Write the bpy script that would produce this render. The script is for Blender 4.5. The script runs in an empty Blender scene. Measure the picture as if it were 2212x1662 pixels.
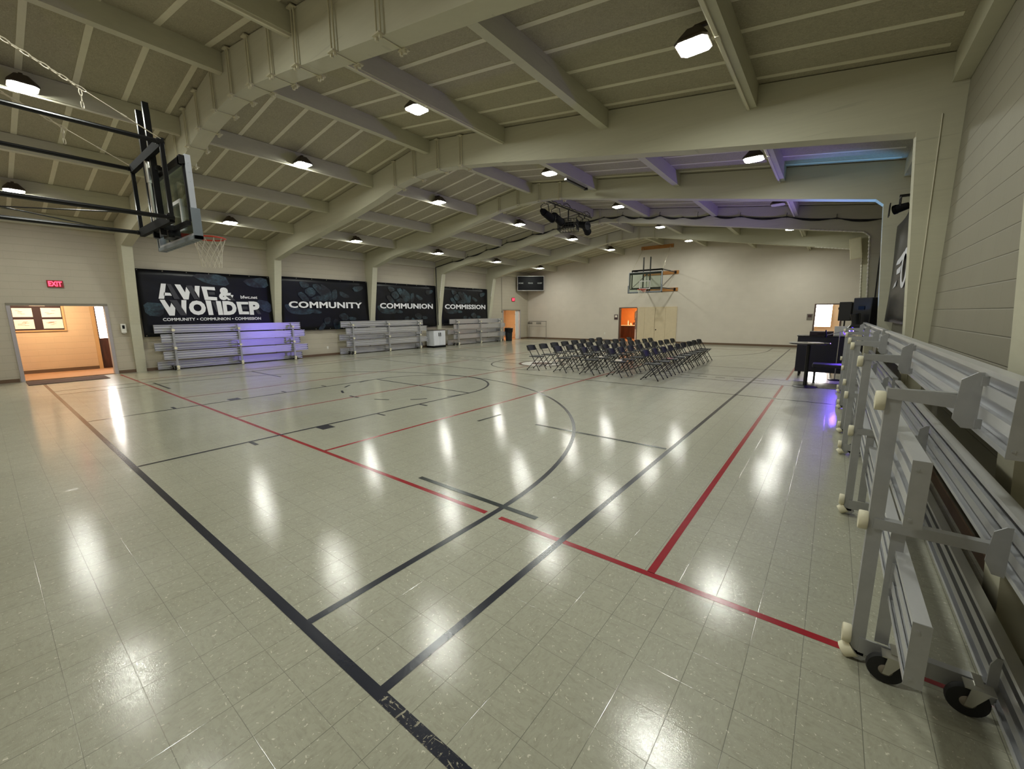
import bpy, bmesh, math, random
from mathutils import Vector, Matrix
random.seed(7)
PI = math.pi
SC = bpy.context.scene
COL = SC.collection
# ------------------------------------------------------------------ helpers
def lin(c):
    return tuple((v/12.92 if v <= .04045 else ((v+.055)/1.055)**2.4) for v in (x/255. for x in c))
class MB:
    """collects shapes into one mesh"""
    def __init__(s): s.v = []; s.f = []; s.m = []; s.cur = 0
    def add(s, vs, fs):
        b = len(s.v); s.v += [tuple(v) for v in vs]
        s.f += [tuple(b+i for i in f) for f in fs]; s.m += [s.cur]*len(fs); return s
    def box(s, x0, x1, y0, y1, z0, z1):
        return s.add([(x0,y0,z0),(x1,y0,z0),(x1,y1,z0),(x0,y1,z0),(x0,y0,z1),(x1,y0,z1),(x1,y1,z1),(x0,y1,z1)],
                     [(0,3,2,1),(4,5,6,7),(0,1,5,4),(1,2,6,5),(2,3,7,6),(3,0,4,7)])
    def bar(s, a, b, w, h, up=(0,0,1)):
        a, b = Vector(a), Vector(b); d = (b-a).normalized(); u = Vector(up)
        if abs(d.dot(u)) > .98: u = Vector((1,0,0))
        r = d.cross(u).normalized(); u = r.cross(d)
        vs = [p + r*(w/2*i) + u*(h/2*j) for p in (a,b) for i, j in ((-1,-1),(1,-1),(1,1),(-1,1))]
        return s.add(vs, [(0,3,2,1),(4,5,6,7),(0,1,5,4),(1,2,6,5),(2,3,7,6),(3,0,4,7)])
    def tube(s, pts, r, n=8, closed=False, cap=True, radii=None):
        pts = [Vector(p) for p in pts]; N = len(pts); vs = []
        ref = None
        for i, p in enumerate(pts):
            if closed: d = pts[(i+1) % N]-pts[i-1]
            else: d = pts[min(i+1, N-1)]-pts[max(i-1, 0)]
            d.normalize()
            if ref is None:
                ref = Vector((0,0,1)) if abs(d.z) < .9 else Vector((1,0,0))
            x = ref - d*ref.dot(d)
            if x.length < 1e-4: x = Vector((0,1,0)) - d*d.y
            x.normalize(); y = d.cross(x); ref = x
            rr = radii[i] if radii else r
            vs += [p + (x*math.cos(2*PI*k/n) + y*math.sin(2*PI*k/n))*rr for k in range(n)]
        fs = []
        for i in range(N if closed else N-1):
            j = (i+1) % N
            for k in range(n):
                l = (k+1) % n
                fs.append((i*n+k, i*n+l, j*n+l, j*n+k))
        if cap and not closed:
            fs.append(tuple(range(n))[::-1]); fs.append(tuple((N-1)*n+k for k in range(n)))
        return s.add(vs, fs)
    def cyl(s, a, b, r, n=16, r2=None):
        return s.tube([a, b], r, n, radii=[r, r if r2 is None else r2])
    def lathe(s, prof, c, axis='z', n=24):
        vs = []; c = Vector(c)
        for r, h in prof:
            for k in range(n):
                a = 2*PI*k/n; x, y = r*math.cos(a), r*math.sin(a)
                vs.append(c + (Vector((x,y,h)) if axis == 'z' else Vector((h,x,y)) if axis == 'x' else Vector((y,h,x))))
        fs = []
        for i in range(len(prof)-1):
            for k in range(n):
                l = (k+1) % n; fs.append((i*n+k, i*n+l, (i+1)*n+l, (i+1)*n+k))
        if prof[0][0] > 1e-6: fs.append(tuple(range(n))[::-1])
        if prof[-1][0] > 1e-6: fs.append(tuple((len(prof)-1)*n+k for k in range(n)))
        return s.add(vs, fs)
    def prism(s, poly, a, b, axis='y'):
        """poly of 2-D points; axis = direction extruded from a to b: y -> (p,t,q); x -> (t,p,q); z -> (p,q,t)"""
        f = {'y': lambda p,t: (p[0],t,p[1]), 'x': lambda p,t: (t,p[0],p[1]), 'z': lambda p,t: (p[0],p[1],t)}[axis]
        n = len(poly); vs = [f(p,a) for p in poly] + [f(p,b) for p in poly]
        fs = [tuple(range(n)), tuple(range(2*n-1, n-1, -1))] + [(i, (i+1) % n, n+(i+1) % n, n+i) for i in range(n)]
        return s.add(vs, fs)
    def build(s, name, mat, parent=None, smooth=False, bevel=0, loc=None, recalc=True):
        me = bpy.data.meshes.new(name); me.from_pydata(s.v, [], s.f)
        mats = mat if isinstance(mat, (list, tuple)) else [mat]
        for m in mats: me.materials.append(m)
        if len(mats) > 1: me.polygons.foreach_set('material_index', s.m)
        if recalc:
            bm = bmesh.new(); bm.from_mesh(me); bmesh.ops.recalc_face_normals(bm, faces=bm.faces); bm.to_mesh(me); bm.free()
        if smooth:
            me.polygons.foreach_set('use_smooth', [True]*len(me.polygons))
            try: me.set_sharp_from_angle(angle=math.radians(40))
            except Exception: pass
        me.update()
        o = bpy.data.objects.new(name, me); COL.objects.link(o)
        if parent is not None: o.parent = parent
        if loc: o.location = loc
        if bevel:
            b = o.modifiers.new('edge', 'BEVEL'); b.width = bevel; b.segments = 2; b.limit_method = 'ANGLE'
        return o
def tag(o, label=None, cat=None, group=None, kind=None):
    if label: o['label'] = label
    if cat: o['category'] = cat
    if group: o['group'] = group
    if kind: o['kind'] = kind
    return o
def empty(name, loc=(0,0,0), rz=0, label=None, cat=None, group=None, kind=None):
    o = bpy.data.objects.new(name, None); COL.objects.link(o); o.location = loc; o.rotation_euler = (0,0,rz); o.empty_display_size = .1
    return tag(o, label, cat, group, kind)
KIDS = {}
def copy_tree(o, parent=None):
    c = o.copy(); COL.objects.link(c)
    if parent is not None: c.parent = parent
    for ch in [x for x in SRC.get(o.name, [])]: copy_tree(ch, c)
    return c
SRC = {}
def note_tree(root):
    for o in list(bpy.data.objects):
        if o.parent is not None: SRC.setdefault(o.parent.name, [])
    def walk(o):
        SRC[o.name] = [x for x in bpy.data.objects if x.parent == o]
        for x in SRC[o.name]: walk(x)
    walk(root)
# ------------------------------------------------------------------ materials
def newmat(name):
    m = bpy.data.materials.new(name); m.use_nodes = True; nt = m.node_tree
    return m, nt, nt.nodes['Principled BSDF']
class G:
    """tiny node-graph writer"""
    def __init__(s, nt): s.nt = nt
    def n(s, t, **k):
        x = s.nt.nodes.new(t)
        for a, b in k.items():
            if a.startswith('i_'):
                key = a[2:]; key = int(key) if key.isdigit() else key.replace('_', ' ')
                s.set(x.inputs[key], b)
            else: setattr(x, a, b)
        return x
    def set(s, sock, v):
        if isinstance(v, bpy.types.NodeSocket): s.nt.links.new(v, sock)
        elif hasattr(v, 'outputs'): s.nt.links.new(v.outputs[0], sock)
        else: sock.default_value = v
    def math(s, op, a, b=None, c=None):
        x = s.n('ShaderNodeMath', operation=op); s.set(x.inputs[0], a)
        if b is not None: s.set(x.inputs[1], b)
        if c is not None: s.set(x.inputs[2], c)
        return x.outputs[0]
    def mix(s, f, a, b, blend='MIX'):
        x = s.n('ShaderNodeMix', data_type='RGBA', blend_type=blend)
        s.set(x.inputs[0], f); s.set(x.inputs[6], a if not isinstance(a, tuple) else tuple(a[:3])+(1,)); s.set(x.inputs[7], b if not isinstance(b, tuple) else tuple(b[:3])+(1,))
        return x.outputs[2]
    def ramp(s, f, a, b, interp='LINEAR'):
        x = s.n('ShaderNodeMapRange'); s.set(x.inputs[0], f); x.inputs[1].default_value = a; x.inputs[2].default_value = b
        return x.outputs[0]
    def noise(s, vec, scale, detail=3, rough=.5, dist=0):
        x = s.n('ShaderNodeTexNoise'); s.set(x.inputs['Vector'], vec); x.inputs['Scale'].default_value = scale; x.inputs['Detail'].default_value = detail
        x.inputs['Roughness'].default_value = rough; x.inputs['Distortion'].default_value = dist
        return x.outputs[0]
    def obj(s): return s.n('ShaderNodeTexCoord').outputs['Object']
    def sep(s, v):
        x = s.n('ShaderNodeSeparateXYZ'); s.set(x.inputs[0], v); return x.outputs
    def comb(s, x, y, z):
        c = s.n('ShaderNodeCombineXYZ'); s.set(c.inputs[0], x); s.set(c.inputs[1], y); s.set(c.inputs[2], z); return c.outputs[0]
    def mapping(s, v, scale=(1,1,1), rot=(0,0,0)):
        m = s.n('ShaderNodeMapping'); s.set(m.inputs[0], v); m.inputs['Scale'].default_value = scale; m.inputs['Rotation'].default_value = rot
        return m.outputs[0]
    def bump(s, h, strength=.3, dist=.01, normal=None):
        b = s.n('ShaderNodeBump'); s.set(b.inputs['Height'], h); b.inputs['Strength'].default_value = strength; b.inputs['Distance'].default_value = dist
        if normal is not None: s.set(b.inputs['Normal'], normal)
        return b.outputs[0]
def simple(name, col, rough=.5, metal=0, var=.08, scale=6, bump=0, bscale=80, spec=.5, coat=0):
    m, nt, p = newmat(name); g = G(nt); c = lin(col)
    v = g.obj(); n = g.noise(v, scale, 4, .6)
    a = tuple(x*(1-var) for x in c); b = tuple(min(1, x*(1+var)) for x in c)
    g.set(p.inputs['Base Color'], g.mix(n, a, b))
    p.inputs['Roughness'].default_value = rough; p.inputs['Metallic'].default_value = metal; p.inputs['Specular IOR Level'].default_value = spec
    if coat: p.inputs['Coat Weight'].default_value = coat
    if bump: g.set(p.inputs['Normal'], g.bump(g.noise(v, bscale, 3, .6), bump, .005))
    return m
def emit(name, col, strength):
    m, nt, p = newmat(name); c = lin(col)
    p.inputs['Base Color'].default_value = c+(1,); p.inputs['Emission Color'].default_value = c+(1,); p.inputs['Emission Strength'].default_value = strength
    g = G(nt); s = g.noise(g.obj(), 3, 1); g.set(p.inputs['Roughness'], g.ramp(s, -2, 3))
    return m
def block_mat(name, col, axis, vert=.35, depth=1.0, joint=.006, dark=.42):
    """painted concrete block, 8 x 16 inch running bond; axis 'x' for walls whose plane is y-z, 'y' for x-z"""
    m, nt, p = newmat(name); g = G(nt); v = g.obj(); x, y, z = g.sep(v)
    u = y if axis == 'x' else x
    H, L = .2032, .4064
    zz = g.math('DIVIDE', g.math('ADD', z, .05+H*10), H)
    row = g.math('FLOOR', zz)
    wob = g.math('MULTIPLY', g.math('SUBTRACT', g.noise(v, 9, 2), .5), .008)
    dz = g.math('ABSOLUTE', g.math('SUBTRACT', g.math('FRACT', g.math('ADD', zz, wob)), .5))
    jz = g.ramp(dz, .5-joint/H, .5)            # 1 in the bed joint
    uu = g.math('ADD', g.math('DIVIDE', u, L), g.math('MULTIPLY', g.math('MODULO', row, 2), .5))
    uu = g.math('ADD', uu, 100)
    du = g.math('ABSOLUTE', g.math('SUBTRACT', g.math('FRACT', uu), .5))
    ju = g.math('MULTIPLY', g.ramp(du, .5-joint*.8/L, .5), vert)
    j = g.math('MAXIMUM', jz, ju)
    wn = g.n('ShaderNodeTexWhiteNoise', noise_dimensions='2D'); g.set(wn.inputs[0], g.comb(row, g.math('FLOOR', uu), 0))
    c = lin(col)
    base = g.mix(g.noise(v, 2.2, 3), tuple(a*.94 for a in c), tuple(min(1, a*1.05) for a in c))
    base = g.mix(g.math('MULTIPLY', wn.outputs[0], .10), base, tuple(a*.8 for a in c))
    fine = g.noise(v, 160, 4, .7)
    base = g.mix(g.math('MULTIPLY', g.ramp(fine, .45, .75), .16), base, tuple(a*.65 for a in c))
    base = g.mix(g.math('MULTIPLY', j, dark), base, tuple(a*.45 for a in c))
    g.set(p.inputs['Base Color'], base); p.inputs['Roughness'].default_value = .62; p.inputs['Specular IOR Level'].default_value = .3
    h = g.math('SUBTRACT', g.math('MULTIPLY', fine, .16), g.math('MULTIPLY', j, depth))
    g.set(p.inputs['Normal'], g.bump(h, .55, .006))
    return m
def floor_mat():
    m, nt, p = newmat('waxed_vinyl_tile'); g = G(nt); v = g.obj(); x, y, z = g.sep(v); T = .2286
    tx = g.math('DIVIDE', g.math('ADD', x, -.071+T*100), T); ty = g.math('DIVIDE', g.math('ADD', y, -.011+T*100), T)
    fx, fy = g.math('FLOOR', tx), g.math('FLOOR', ty)
    dx = g.math('ABSOLUTE', g.math('SUBTRACT', g.math('FRACT', tx), .5)); dy = g.math('ABSOLUTE', g.math('SUBTRACT', g.math('FRACT', ty), .5))
    w = .0019/T
    jx = g.ramp(dx, .5-w, .5-w*.3); jy = g.ramp(dy, .5-w, .5-w*.3)
    jn = g.ramp(g.noise(v, 1.3, 2), .30, .62)
    j = g.math('MAXIMUM', jx, g.math('MULTIPLY', jy, g.math('ADD', g.math('MULTIPLY', jn, .5), .35)))
    wn = g.n('ShaderNodeTexWhiteNoise', noise_dimensions='2D'); g.set(wn.inputs[0], g.comb(fx, fy, 0))
    par = g.math('MODULO', g.math('ADD', fx, fy), 2)
    sA = g.noise(g.mapping(v, (20, 52, 1)), 1, 4, .65, .6); sB = g.noise(g.mapping(v, (52, 20, 1)), 1, 4, .65, .6)
    streak = g.math('ADD', g.math('MULTIPLY', sA, g.math('SUBTRACT', 1, par)), g.math('MULTIPLY', sB, par))
    c = lin((168, 167, 149))
    base = g.mix(g.noise(v, .55, 3), tuple(a*.90 for a in c), tuple(a*1.06 for a in c))
    base = g.mix(g.math('MULTIPLY', wn.outputs[0], .14), base, tuple(a*.72 for a in c))
    base = g.mix(g.math('MULTIPLY', g.ramp(streak, .45, .75), .34), base, lin((116, 111, 90)))
    base = g.mix(g.math('MULTIPLY', g.ramp(g.noise(v, 14, 4, .7), .5, .8), .22), base, lin((110, 106, 86)))
    chip = g.noise(g.mapping(v, (1, 1, 1)), 62, 2, .5, .8)
    base = g.mix(g.math('MULTIPLY', g.ramp(chip, .66, .72), .62), base, lin((236, 232, 216)))
    dark = g.noise(g.mapping(v, (1.0, 1.25, 1)), 48, 3, .6, 1.0)
    base = g.mix(g.math('MULTIPLY', g.ramp(dark, .66, .76), .34), base, lin((70, 66, 52)))
    dirt = g.math('MULTIPLY', g.ramp(g.noise(v, 1.1, 5, .65), .55, .85), .25)
    base = g.mix(dirt, base, lin((112, 106, 84)))
    base = g.mix(g.math('MULTIPLY', j, .72), base, lin((46, 44, 36)))
    g.set(p.inputs['Base Color'], base)
    scr = g.noise(g.mapping(v, (14, 160, 1), (0,0,.5)), 1, 3, .6, 1.5)
    scr2 = g.noise(g.mapping(v, (150, 16, 1), (0,0,.25)), 1, 3, .6, 1.5)
    wax = g.noise(v, 24, 4, .65, .8)
    g.set(p.inputs['Roughness'], g.math('ADD', .30, g.math('MULTIPLY', g.ramp(g.noise(v, 2.5, 4), .3, .8), .12)))
    fs = g.math('ADD', g.noise(g.mapping(v, (22, 240, 1), (0,0,1.1)), 1, 2, .6, 2.0), g.noise(g.mapping(v, (260, 26, 1), (0,0,.15)), 1, 2, .6, 2.0))
    h = g.math('ADD', g.math('MULTIPLY', wax, .40), g.math('MULTIPLY', g.math('ADD', g.math('ADD', scr, scr2), fs), .16))
    h = g.math('SUBTRACT', h, g.math('MULTIPLY', j, .30))
    g.set(p.inputs['Normal'], g.bump(h, .18, .006))
    p.inputs['Specular IOR Level'].default_value = .35
    p.inputs['Coat Weight'].default_value = .62; p.inputs['Coat Roughness'].default_value = .05
    g.set(p.inputs['Coat Normal'], g.bump(h, .11, .006))
    return m
def line_mat(name, col):
    m, nt, p = newmat(name); g = G(nt); v = g.obj(); c = lin(col)
    base = g.mix(g.noise(v, 12, 3), tuple(a*.8 for a in c), tuple(a*1.2 for a in c))
    s = g.noise(g.mapping(v, (30, 5, 1), (0,0,.9)), 1, 3, .7, 2.0); s2 = g.noise(g.mapping(v, (6, 36, 1), (0,0,.4)), 1, 3, .7, 2.0)
    big = g.ramp(g.noise(v, .35, 1), .55, .75)
    wear = g.math('MULTIPLY', g.ramp(g.math('MAXIMUM', s, s2), .70, .73), big)
    x, y, z = g.sep(v)
    corner = g.math('MULTIPLY', g.math('GREATER_THAN', x, 6.76), g.math('LESS_THAN', g.math('ABSOLUTE', y), .1))
    spk = g.ramp(g.noise(v, 45, 4, .7), .60, .64)
    wear = g.math('MAXIMUM', wear, g.math('MULTIPLY', g.math('MAXIMUM', spk, g.ramp(g.math('MAXIMUM', s, s2), .62, .65)), corner))
    base = g.mix(g.math('MULTIPLY', wear, .8), base, lin((176, 170, 148)))
    g.set(p.inputs['Base Color'], base); p.inputs['Roughness'].default_value = .22
    g.set(p.inputs['Normal'], g.bump(g.noise(v, 26, 3, .6), .10, .006))
    return m
def panel_mat():
    m, nt, p = newmat('wood_fibre_deck'); g = G(nt); v = g.obj(); c = lin((186, 179, 155))
    a = g.noise(g.mapping(v, (1, 1.6, 1)), 38, 4, .75, 1.5); b = g.noise(v, 1.6, 4, .6)
    a2 = g.noise(v, 9, 4, .7, 1.0)
    base = g.mix(g.ramp(a, .3, .7), tuple(k*.60 for k in c), tuple(k*1.14 for k in c))
    base = g.mix(g.math('MULTIPLY', g.ramp(a2, .45, .75), .30), base, tuple(k*.6 for k in c))
    base = g.mix(g.math('MULTIPLY', g.ramp(b, .4, .8), .35), base, tuple(k*.70 for k in c))
    g.set(p.inputs['Base Color'], base); p.inputs['Roughness'].default_value = .95; p.inputs['Specular IOR Level'].default_value = .1
    g.set(p.inputs['Normal'], g.bump(a, .8, .01))
    return m
def glulam_mat():
    m, nt, p = newmat('cream_painted_glulam'); g = G(nt); v = g.obj(); c = lin((194, 191, 169)); x, y, z = g.sep(v)
    n = g.noise(g.mapping(v, (1.2, 6, 20)), 1, 4, .6, .4)
    base = g.mix(n, tuple(k*.90 for k in c), tuple(min(1, k*1.05) for k in c))
    crack = g.ramp(g.noise(g.mapping(v, (.5, 1, 26)), 1, 2, .5, .3), .705, .72)
    base = g.mix(g.math('MULTIPLY', crack, .18), base, tuple(k*.35 for k in c))
    g.set(p.inputs['Base Color'], base); p.inputs['Roughness'].default_value = .55; p.inputs['Specular IOR Level'].default_value = .3
    g.set(p.inputs['Normal'], g.bump(g.noise(v, 70, 3), .12, .004))
    return m
def banner_mat():
    m, nt, p = newmat('printed_vinyl'); g = G(nt); v = g.obj()
    n = g.noise(v, 1.1, 4, .6, 1.2)
    base = g.mix(g.ramp(n, .35, .75), lin((5, 5, 8)), lin((9, 12, 24)))
    g.set(p.inputs['Base Color'], base); p.inputs['Roughness'].default_value = .38; p.inputs['Specular IOR Level'].default_value = .28
    g.set(p.inputs['Normal'], g.bump(g.noise(g.mapping(v, (1, .7, 1.6)), 1.6, 3), .35, .03))
    return m
def print_mat():
    m, nt, p = newmat('teal_hand_print'); g = G(nt); v = g.obj()
    n = g.noise(g.mapping(v, (1, 1.2, 3), (.5,0,0)), 5, 5, .65, 1.6); n2 = g.noise(v, 2.3, 3, .6)
    base = g.mix(g.ramp(n, .32, .75), lin((16, 22, 30)), lin((72, 102, 114)))
    base = g.mix(g.ramp(n2, .38, .66), lin((9, 12, 20)), base)
    g.set(p.inputs['Base Color'], base); p.inputs['Roughness'].default_value = .35
    return m
def glass_mat(name, tint=(.86, .93, .90), rough=.02, refl=.06):
    m = bpy.data.materials.new(name); m.use_nodes = True; nt = m.node_tree; nt.nodes.clear(); g = G(nt)
    t = g.n('ShaderNodeBsdfTransparent'); t.inputs[0].default_value = tint+(1,)
    b = g.n('ShaderNodeBsdfGlossy'); b.inputs['Roughness'].default_value = rough
    lw = g.n('ShaderNodeLayerWeight'); lw.inputs[0].default_value = .25
    f = g.math('ADD', g.math('MULTIPLY', lw.outputs['Fresnel'], .6), refl)
    x = g.n('ShaderNodeMixShader'); g.set(x.inputs[0], f); g.set(x.inputs[1], t.outputs[0]); g.set(x.inputs[2], b.outputs[0])
    o = g.n('ShaderNodeOutputMaterial'); g.set(o.inputs[0], x.outputs[0])
    return m
def alu_mat(name, col=(190, 192, 196), rough=.34, metal=.5):
    m, nt, p = newmat(name); g = G(nt); v = g.obj(); c = lin(col)
    n = g.noise(g.mapping(v, (8, 1.2, 8)), 2, 4, .6); n2 = g.noise(v, 30, 4, .7)
    base = g.mix(n, tuple(k*.82 for k in c), tuple(min(1, k*1.06) for k in c))
    base = g.mix(g.math('MULTIPLY', g.ramp(n2, .55, .8), .10), base, tuple(k*.7 for k in c))
    g.set(p.inputs['Base Color'], base); p.inputs['Metallic'].default_value = metal
    g.set(p.inputs['Roughness'], g.math('ADD', rough-.03, g.math('MULTIPLY', n, .06)))
    return m
def wood_mat(name, a, b, sc=(1.5, 14, 14), rough=.5):
    m, nt, p = newmat(name); g = G(nt); v = g.obj()
    n = g.noise(g.mapping(v, sc), 1, 4, .6, 1.2)
    g.set(p.inputs['Base Color'], g.mix(g.ramp(n, .3, .7), lin(a), lin(b))); p.inputs['Roughness'].default_value = rough
    return m
M = dict(
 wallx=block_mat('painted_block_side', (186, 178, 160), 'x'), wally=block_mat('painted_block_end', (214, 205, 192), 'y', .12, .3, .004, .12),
 wallr=block_mat('painted_block_near', (138, 133, 117), 'x', .22, 1.4, .007), hallx=block_mat('hall_block_tan', (208, 182, 150), 'x', .3), hally=block_mat('hall_block_tan_end', (205, 176, 140), 'y', .3),  # near block wall: same paint, its colour darkened to offset strong lamp light
 floor=floor_mat(), deck=panel_mat(), batten=simple('batten_paint', (214, 209, 186), .7), glulam=glulam_mat(),
 clampm=simple('painted_clamp_steel', (200, 194, 168), .5, .0), conduit=simple('painted_conduit', (212, 207, 186), .5),
 blackline=line_mat('black_line_paint', (32, 35, 48)), redline=line_mat('red_line_paint', (150, 24, 36)), greenline=line_mat('dark_green_line_paint', (36, 44, 46)), whiteline=line_mat('white_logo_paint', (225, 222, 214)), maroon=line_mat('maroon_logo_paint', (72, 34, 36)),
 base=simple('brown_rubber_base', (104, 82, 62), .5), black=simple('black_powder_coat', (16, 16, 18), .38, var=.2), blackgloss=simple('black_gloss_steel', (9, 9, 11), .30, var=.2, spec=.4), blackmatte=simple('black_matte', (6, 6, 7), .8, var=.3, spec=.2),
 chair=simple('black_moulded_plastic', (17, 18, 21), .5, var=.12, bump=.05), alu=alu_mat('mill_aluminium', (218, 219, 222), .32, .55), alud=alu_mat('aluminium_frame', (176, 177, 178), .42),
 pad=simple('cream_rubber', (222, 216, 190), .6), rubber=simple('black_rubber', (18, 18, 18), .7), hub=simple('grey_wheel_hub', (120, 112, 100), .45, .2), chrome=simple('zinc_plate', (190, 188, 180), .28, .9),
 orange=simple('orange_rim_paint', (205, 62, 40), .4), net=simple('white_net_cord', (226, 220, 204), .8), glass=glass_mat('tempered_board_glass'), greypad=simple('grey_board_padding', (112, 120, 126), .55), boardframe=simple('silver_board_frame', (186, 190, 198), .4, .3), white=simple('white_paint', (228, 228, 226), .5), whitelaq=simple('white_cabinet_paint', (214, 216, 220), .4),
 banner=banner_mat(), print=print_mat(), letter=simple('white_print', (232, 232, 236), .5, var=.03), shade=simple('charcoal_print', (52, 52, 58), .5), script=simple('pale_script_print', (200, 202, 208), .5),
 lens=emit('led_lens', (252, 255, 245), 74), lensoff=simple('unlit_led_lens', (196, 190, 180), .4), lamp=simple('bronze_lamp_housing', (70, 60, 48), .5, .2), jamb=simple('grey_lilac_door_frame', (170, 164, 166), .45), doorhead=simple('door_head_grey', (128, 122, 108), .5),  # door heads: a darker grey, shared with the corner conduit
 exitred=emit('exit_letter_glow', (255, 40, 60), 3.2), exitface=simple('exit_plate_red', (150, 40, 48), .5), tan=simple('tan_door_paint', (212, 195, 164), .45), wood=wood_mat('varnished_pine', (150, 96, 46), (196, 136, 70)), darkwood=wood_mat('dark_cherry_wood', (52, 26, 20), (84, 44, 32), (10, 10, 1.5), .35), cork=simple('dark_brown_board', (46, 26, 28), .7), paper=simple('white_paper', (240, 228, 214), .8, var=.04), printed=simple('reddish_print', (196, 140, 130), .8), oak=simple('pale_oak_trim', (196, 160, 112), .5), mat=simple('dark_brown_carpet_mat', (66, 42, 32), .95, bump=.4, bscale=200), carpet=simple('tan_hall_carpet', (158, 116, 80), .9, bump=.3, bscale=220),
 orangewall=simple('orange_kitchen_wall', (226, 150, 84), .6), counter=simple('pale_counter', (236, 222, 204), .3), daylight=emit('daylight_window', (255, 250, 244), 9), plastic=simple('off_white_plastic', (226, 224, 214), .4), bin=simple('black_bin_plastic', (26, 28, 30), .5), sign=simple('grey_sign_plate', (120, 112, 104), .5), signdark=simple('dark_plaque', (70, 48, 48), .5), navy=simple('navy_black_panel', (12, 10, 22), .5), table=simple('black_table_top', (26, 24, 26), .22), maroondark=simple('dark_maroon_case', (36, 18, 26), .5), cable=simple('black_cable', (14, 14, 16), .6), bead=simple('white_corrugated_tube', (220, 216, 204), .5), beige=simple('beige_speaker_box', (196, 188, 160), .55), bluelens=emit('violet_led_lens', (90, 60, 255), 26), cyanlens=emit('azure_led_lens', (60, 150, 255), 26), dimtext=simple('grey_panel_lettering', (176, 182, 178), .5), screen=simple('scoreboard_face', (5, 5, 6), .4, spec=.2), silver=simple('silver_trim', (198, 196, 188), .35, .5),
 purple=simple('purple_poster', (96, 70, 104), .5), picred=simple('dark_red_board', (70, 26, 26), .5), chainm=simple('zinc_chain', (214, 206, 186), .35, .6), steelgrey=simple('grey_steel_tube', (120, 112, 104), .4, .5), guard=simple('black_wire_guard', (18, 18, 18), .5),
)
def text_geo(body, width=None, height=None, bold=0.0, depth=.002, spacing=1.0):
    """(verts, faces) of lettering laid in x-y, its box scaled to width x height from the origin"""
    cu = bpy.data.curves.new('lettering', 'FONT'); cu.body = body; cu.size = 1; cu.extrude = .01; cu.offset = bold; cu.space_character = spacing; cu.resolution_u = 3
    ob = bpy.data.objects.new('lettering_source', cu); COL.objects.link(ob)
    dg = bpy.context.evaluated_depsgraph_get(); me = bpy.data.meshes.new_from_object(ob.evaluated_get(dg))
    vs = [v.co.copy() for v in me.vertices]; fs = [tuple(f.vertices) for f in me.polygons]
    bpy.data.objects.remove(ob); bpy.data.curves.remove(cu); bpy.data.meshes.remove(me)
    x0 = min(v.x for v in vs); x1 = max(v.x for v in vs); y0 = min(v.y for v in vs); y1 = max(v.y for v in vs)
    z0 = min(v.z for v in vs); z1 = max(v.z for v in vs)
    sy = height/(y1-y0) if height else None; sx = width/(x1-x0) if width else sy; sy = sy or sx
    return [((v.x-x0)*sx, (v.y-y0)*sy, (v.z-z0)/(z1-z0)*depth) for v in vs], fs
def put_text(mb, body, u, v, width, height, place, **k):
    vs, fs = text_geo(body, width, height, **k)
    mb.add([place(u+a, v+b, c) for a, b, c in vs], fs); return mb
# ------------------------------------------------------------------ dimensions
XL, XR, YN, YF = -9.84, 9.25, -2.2, 24.42
RX, RZ, SL = -.1, 6.03, .1375
def deck(x): return RZ - SL*abs(x-RX)
AY = [2.124, 6.526, 10.928, 15.33, 19.732]; AT = .26
# ------------------------------------------------------------------ floor and court
fl = MB().box(XL-.2, XR+.2, YN-.2, YF+.2, -.1, 0).build('floor', M['floor']); tag(fl, 'speckled grey green vinyl tile gym floor with painted court lines', 'floor', kind='structure')
def strip(mb, x0, y0, x1, y1, w, z=.0012):
    a, b = Vector((x0,y0,0)), Vector((x1,y1,0)); d = (b-a).normalized(); n = Vector((-d.y,d.x,0))*(w/2)
    mb.add([(q.x,q.y,z) for q in (a-n, b-n, b+n, a+n)], [(0,1,2,3)])
def arc(mb, cx, cy, r, a0, a1, w, z=.0012, n=64):
    vs = []
    for i in range(n+1):
        t = math.radians(a0+(a1-a0)*i/n); c, s = math.cos(t), math.sin(t)
        vs += [(cx+(r-w/2)*c, cy+(r-w/2)*s, z), (cx+(r+w/2)*c, cy+(r+w/2)*s, z)]
    mb.add(vs, [(2*i, 2*i+1, 2*i+3, 2*i+2) for i in range(n)])
W = .052; LX = 1.80; FT = 5.79; LY = 23.0
bk = MB(); zb = .0016
strip(bk, -8.55, 0, 8.55, 0, W+.006, zb); strip(bk, -6.726, LY, 6.726, LY, W, zb)
for s in (-1, 1): strip(bk, s*6.726, .029, s*6.726, LY-.027, W, zb)
def half(fy, sg):
    Y = lambda y: fy + sg*y
    for s in (-1, 1):
        strip(bk, s*LX, Y(.03), s*LX, Y(FT), W, zb); strip(bk, s*6.0, Y(.03), s*6.0, Y(1.6), W, zb)
        strip(bk, s*(LX+.14), Y(2.2), s*(LX+.14), Y(2.41), .0, zb)
        bk.add([(s*(LX+.02), Y(2.2), zb), (s*(LX+.25), Y(2.2), zb), (s*(LX+.25), Y(2.41), zb), (s*(LX+.02), Y(2.41), zb)], [(0,1,2,3)])
        for hy in (1.25, 3.35, 4.33): strip(bk, s*(LX+.02), Y(hy), s*(LX+.25), Y(hy), W, zb)
    strip(bk, -LX, Y(FT), LX, Y(FT), W, zb)
    if sg > 0: arc(bk, 0, FT, LX, 0, 180, W, zb); arc(bk, 0, 1.6, 6.0, 0, 180, W, zb, 110)
    else: arc(bk, 0, fy-FT, LX, 180, 360, W, zb); arc(bk, 0, fy-1.6, 6.0, 180, 360, W, zb, 110)
    for k in range(7):
        a = 188+k*25.5
        b0, b1 = (a, a+11) if sg > 0 else (a-180, a-169)
        arc(bk, 0, Y(FT), LX, b0, b1, W, zb, 8)
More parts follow.
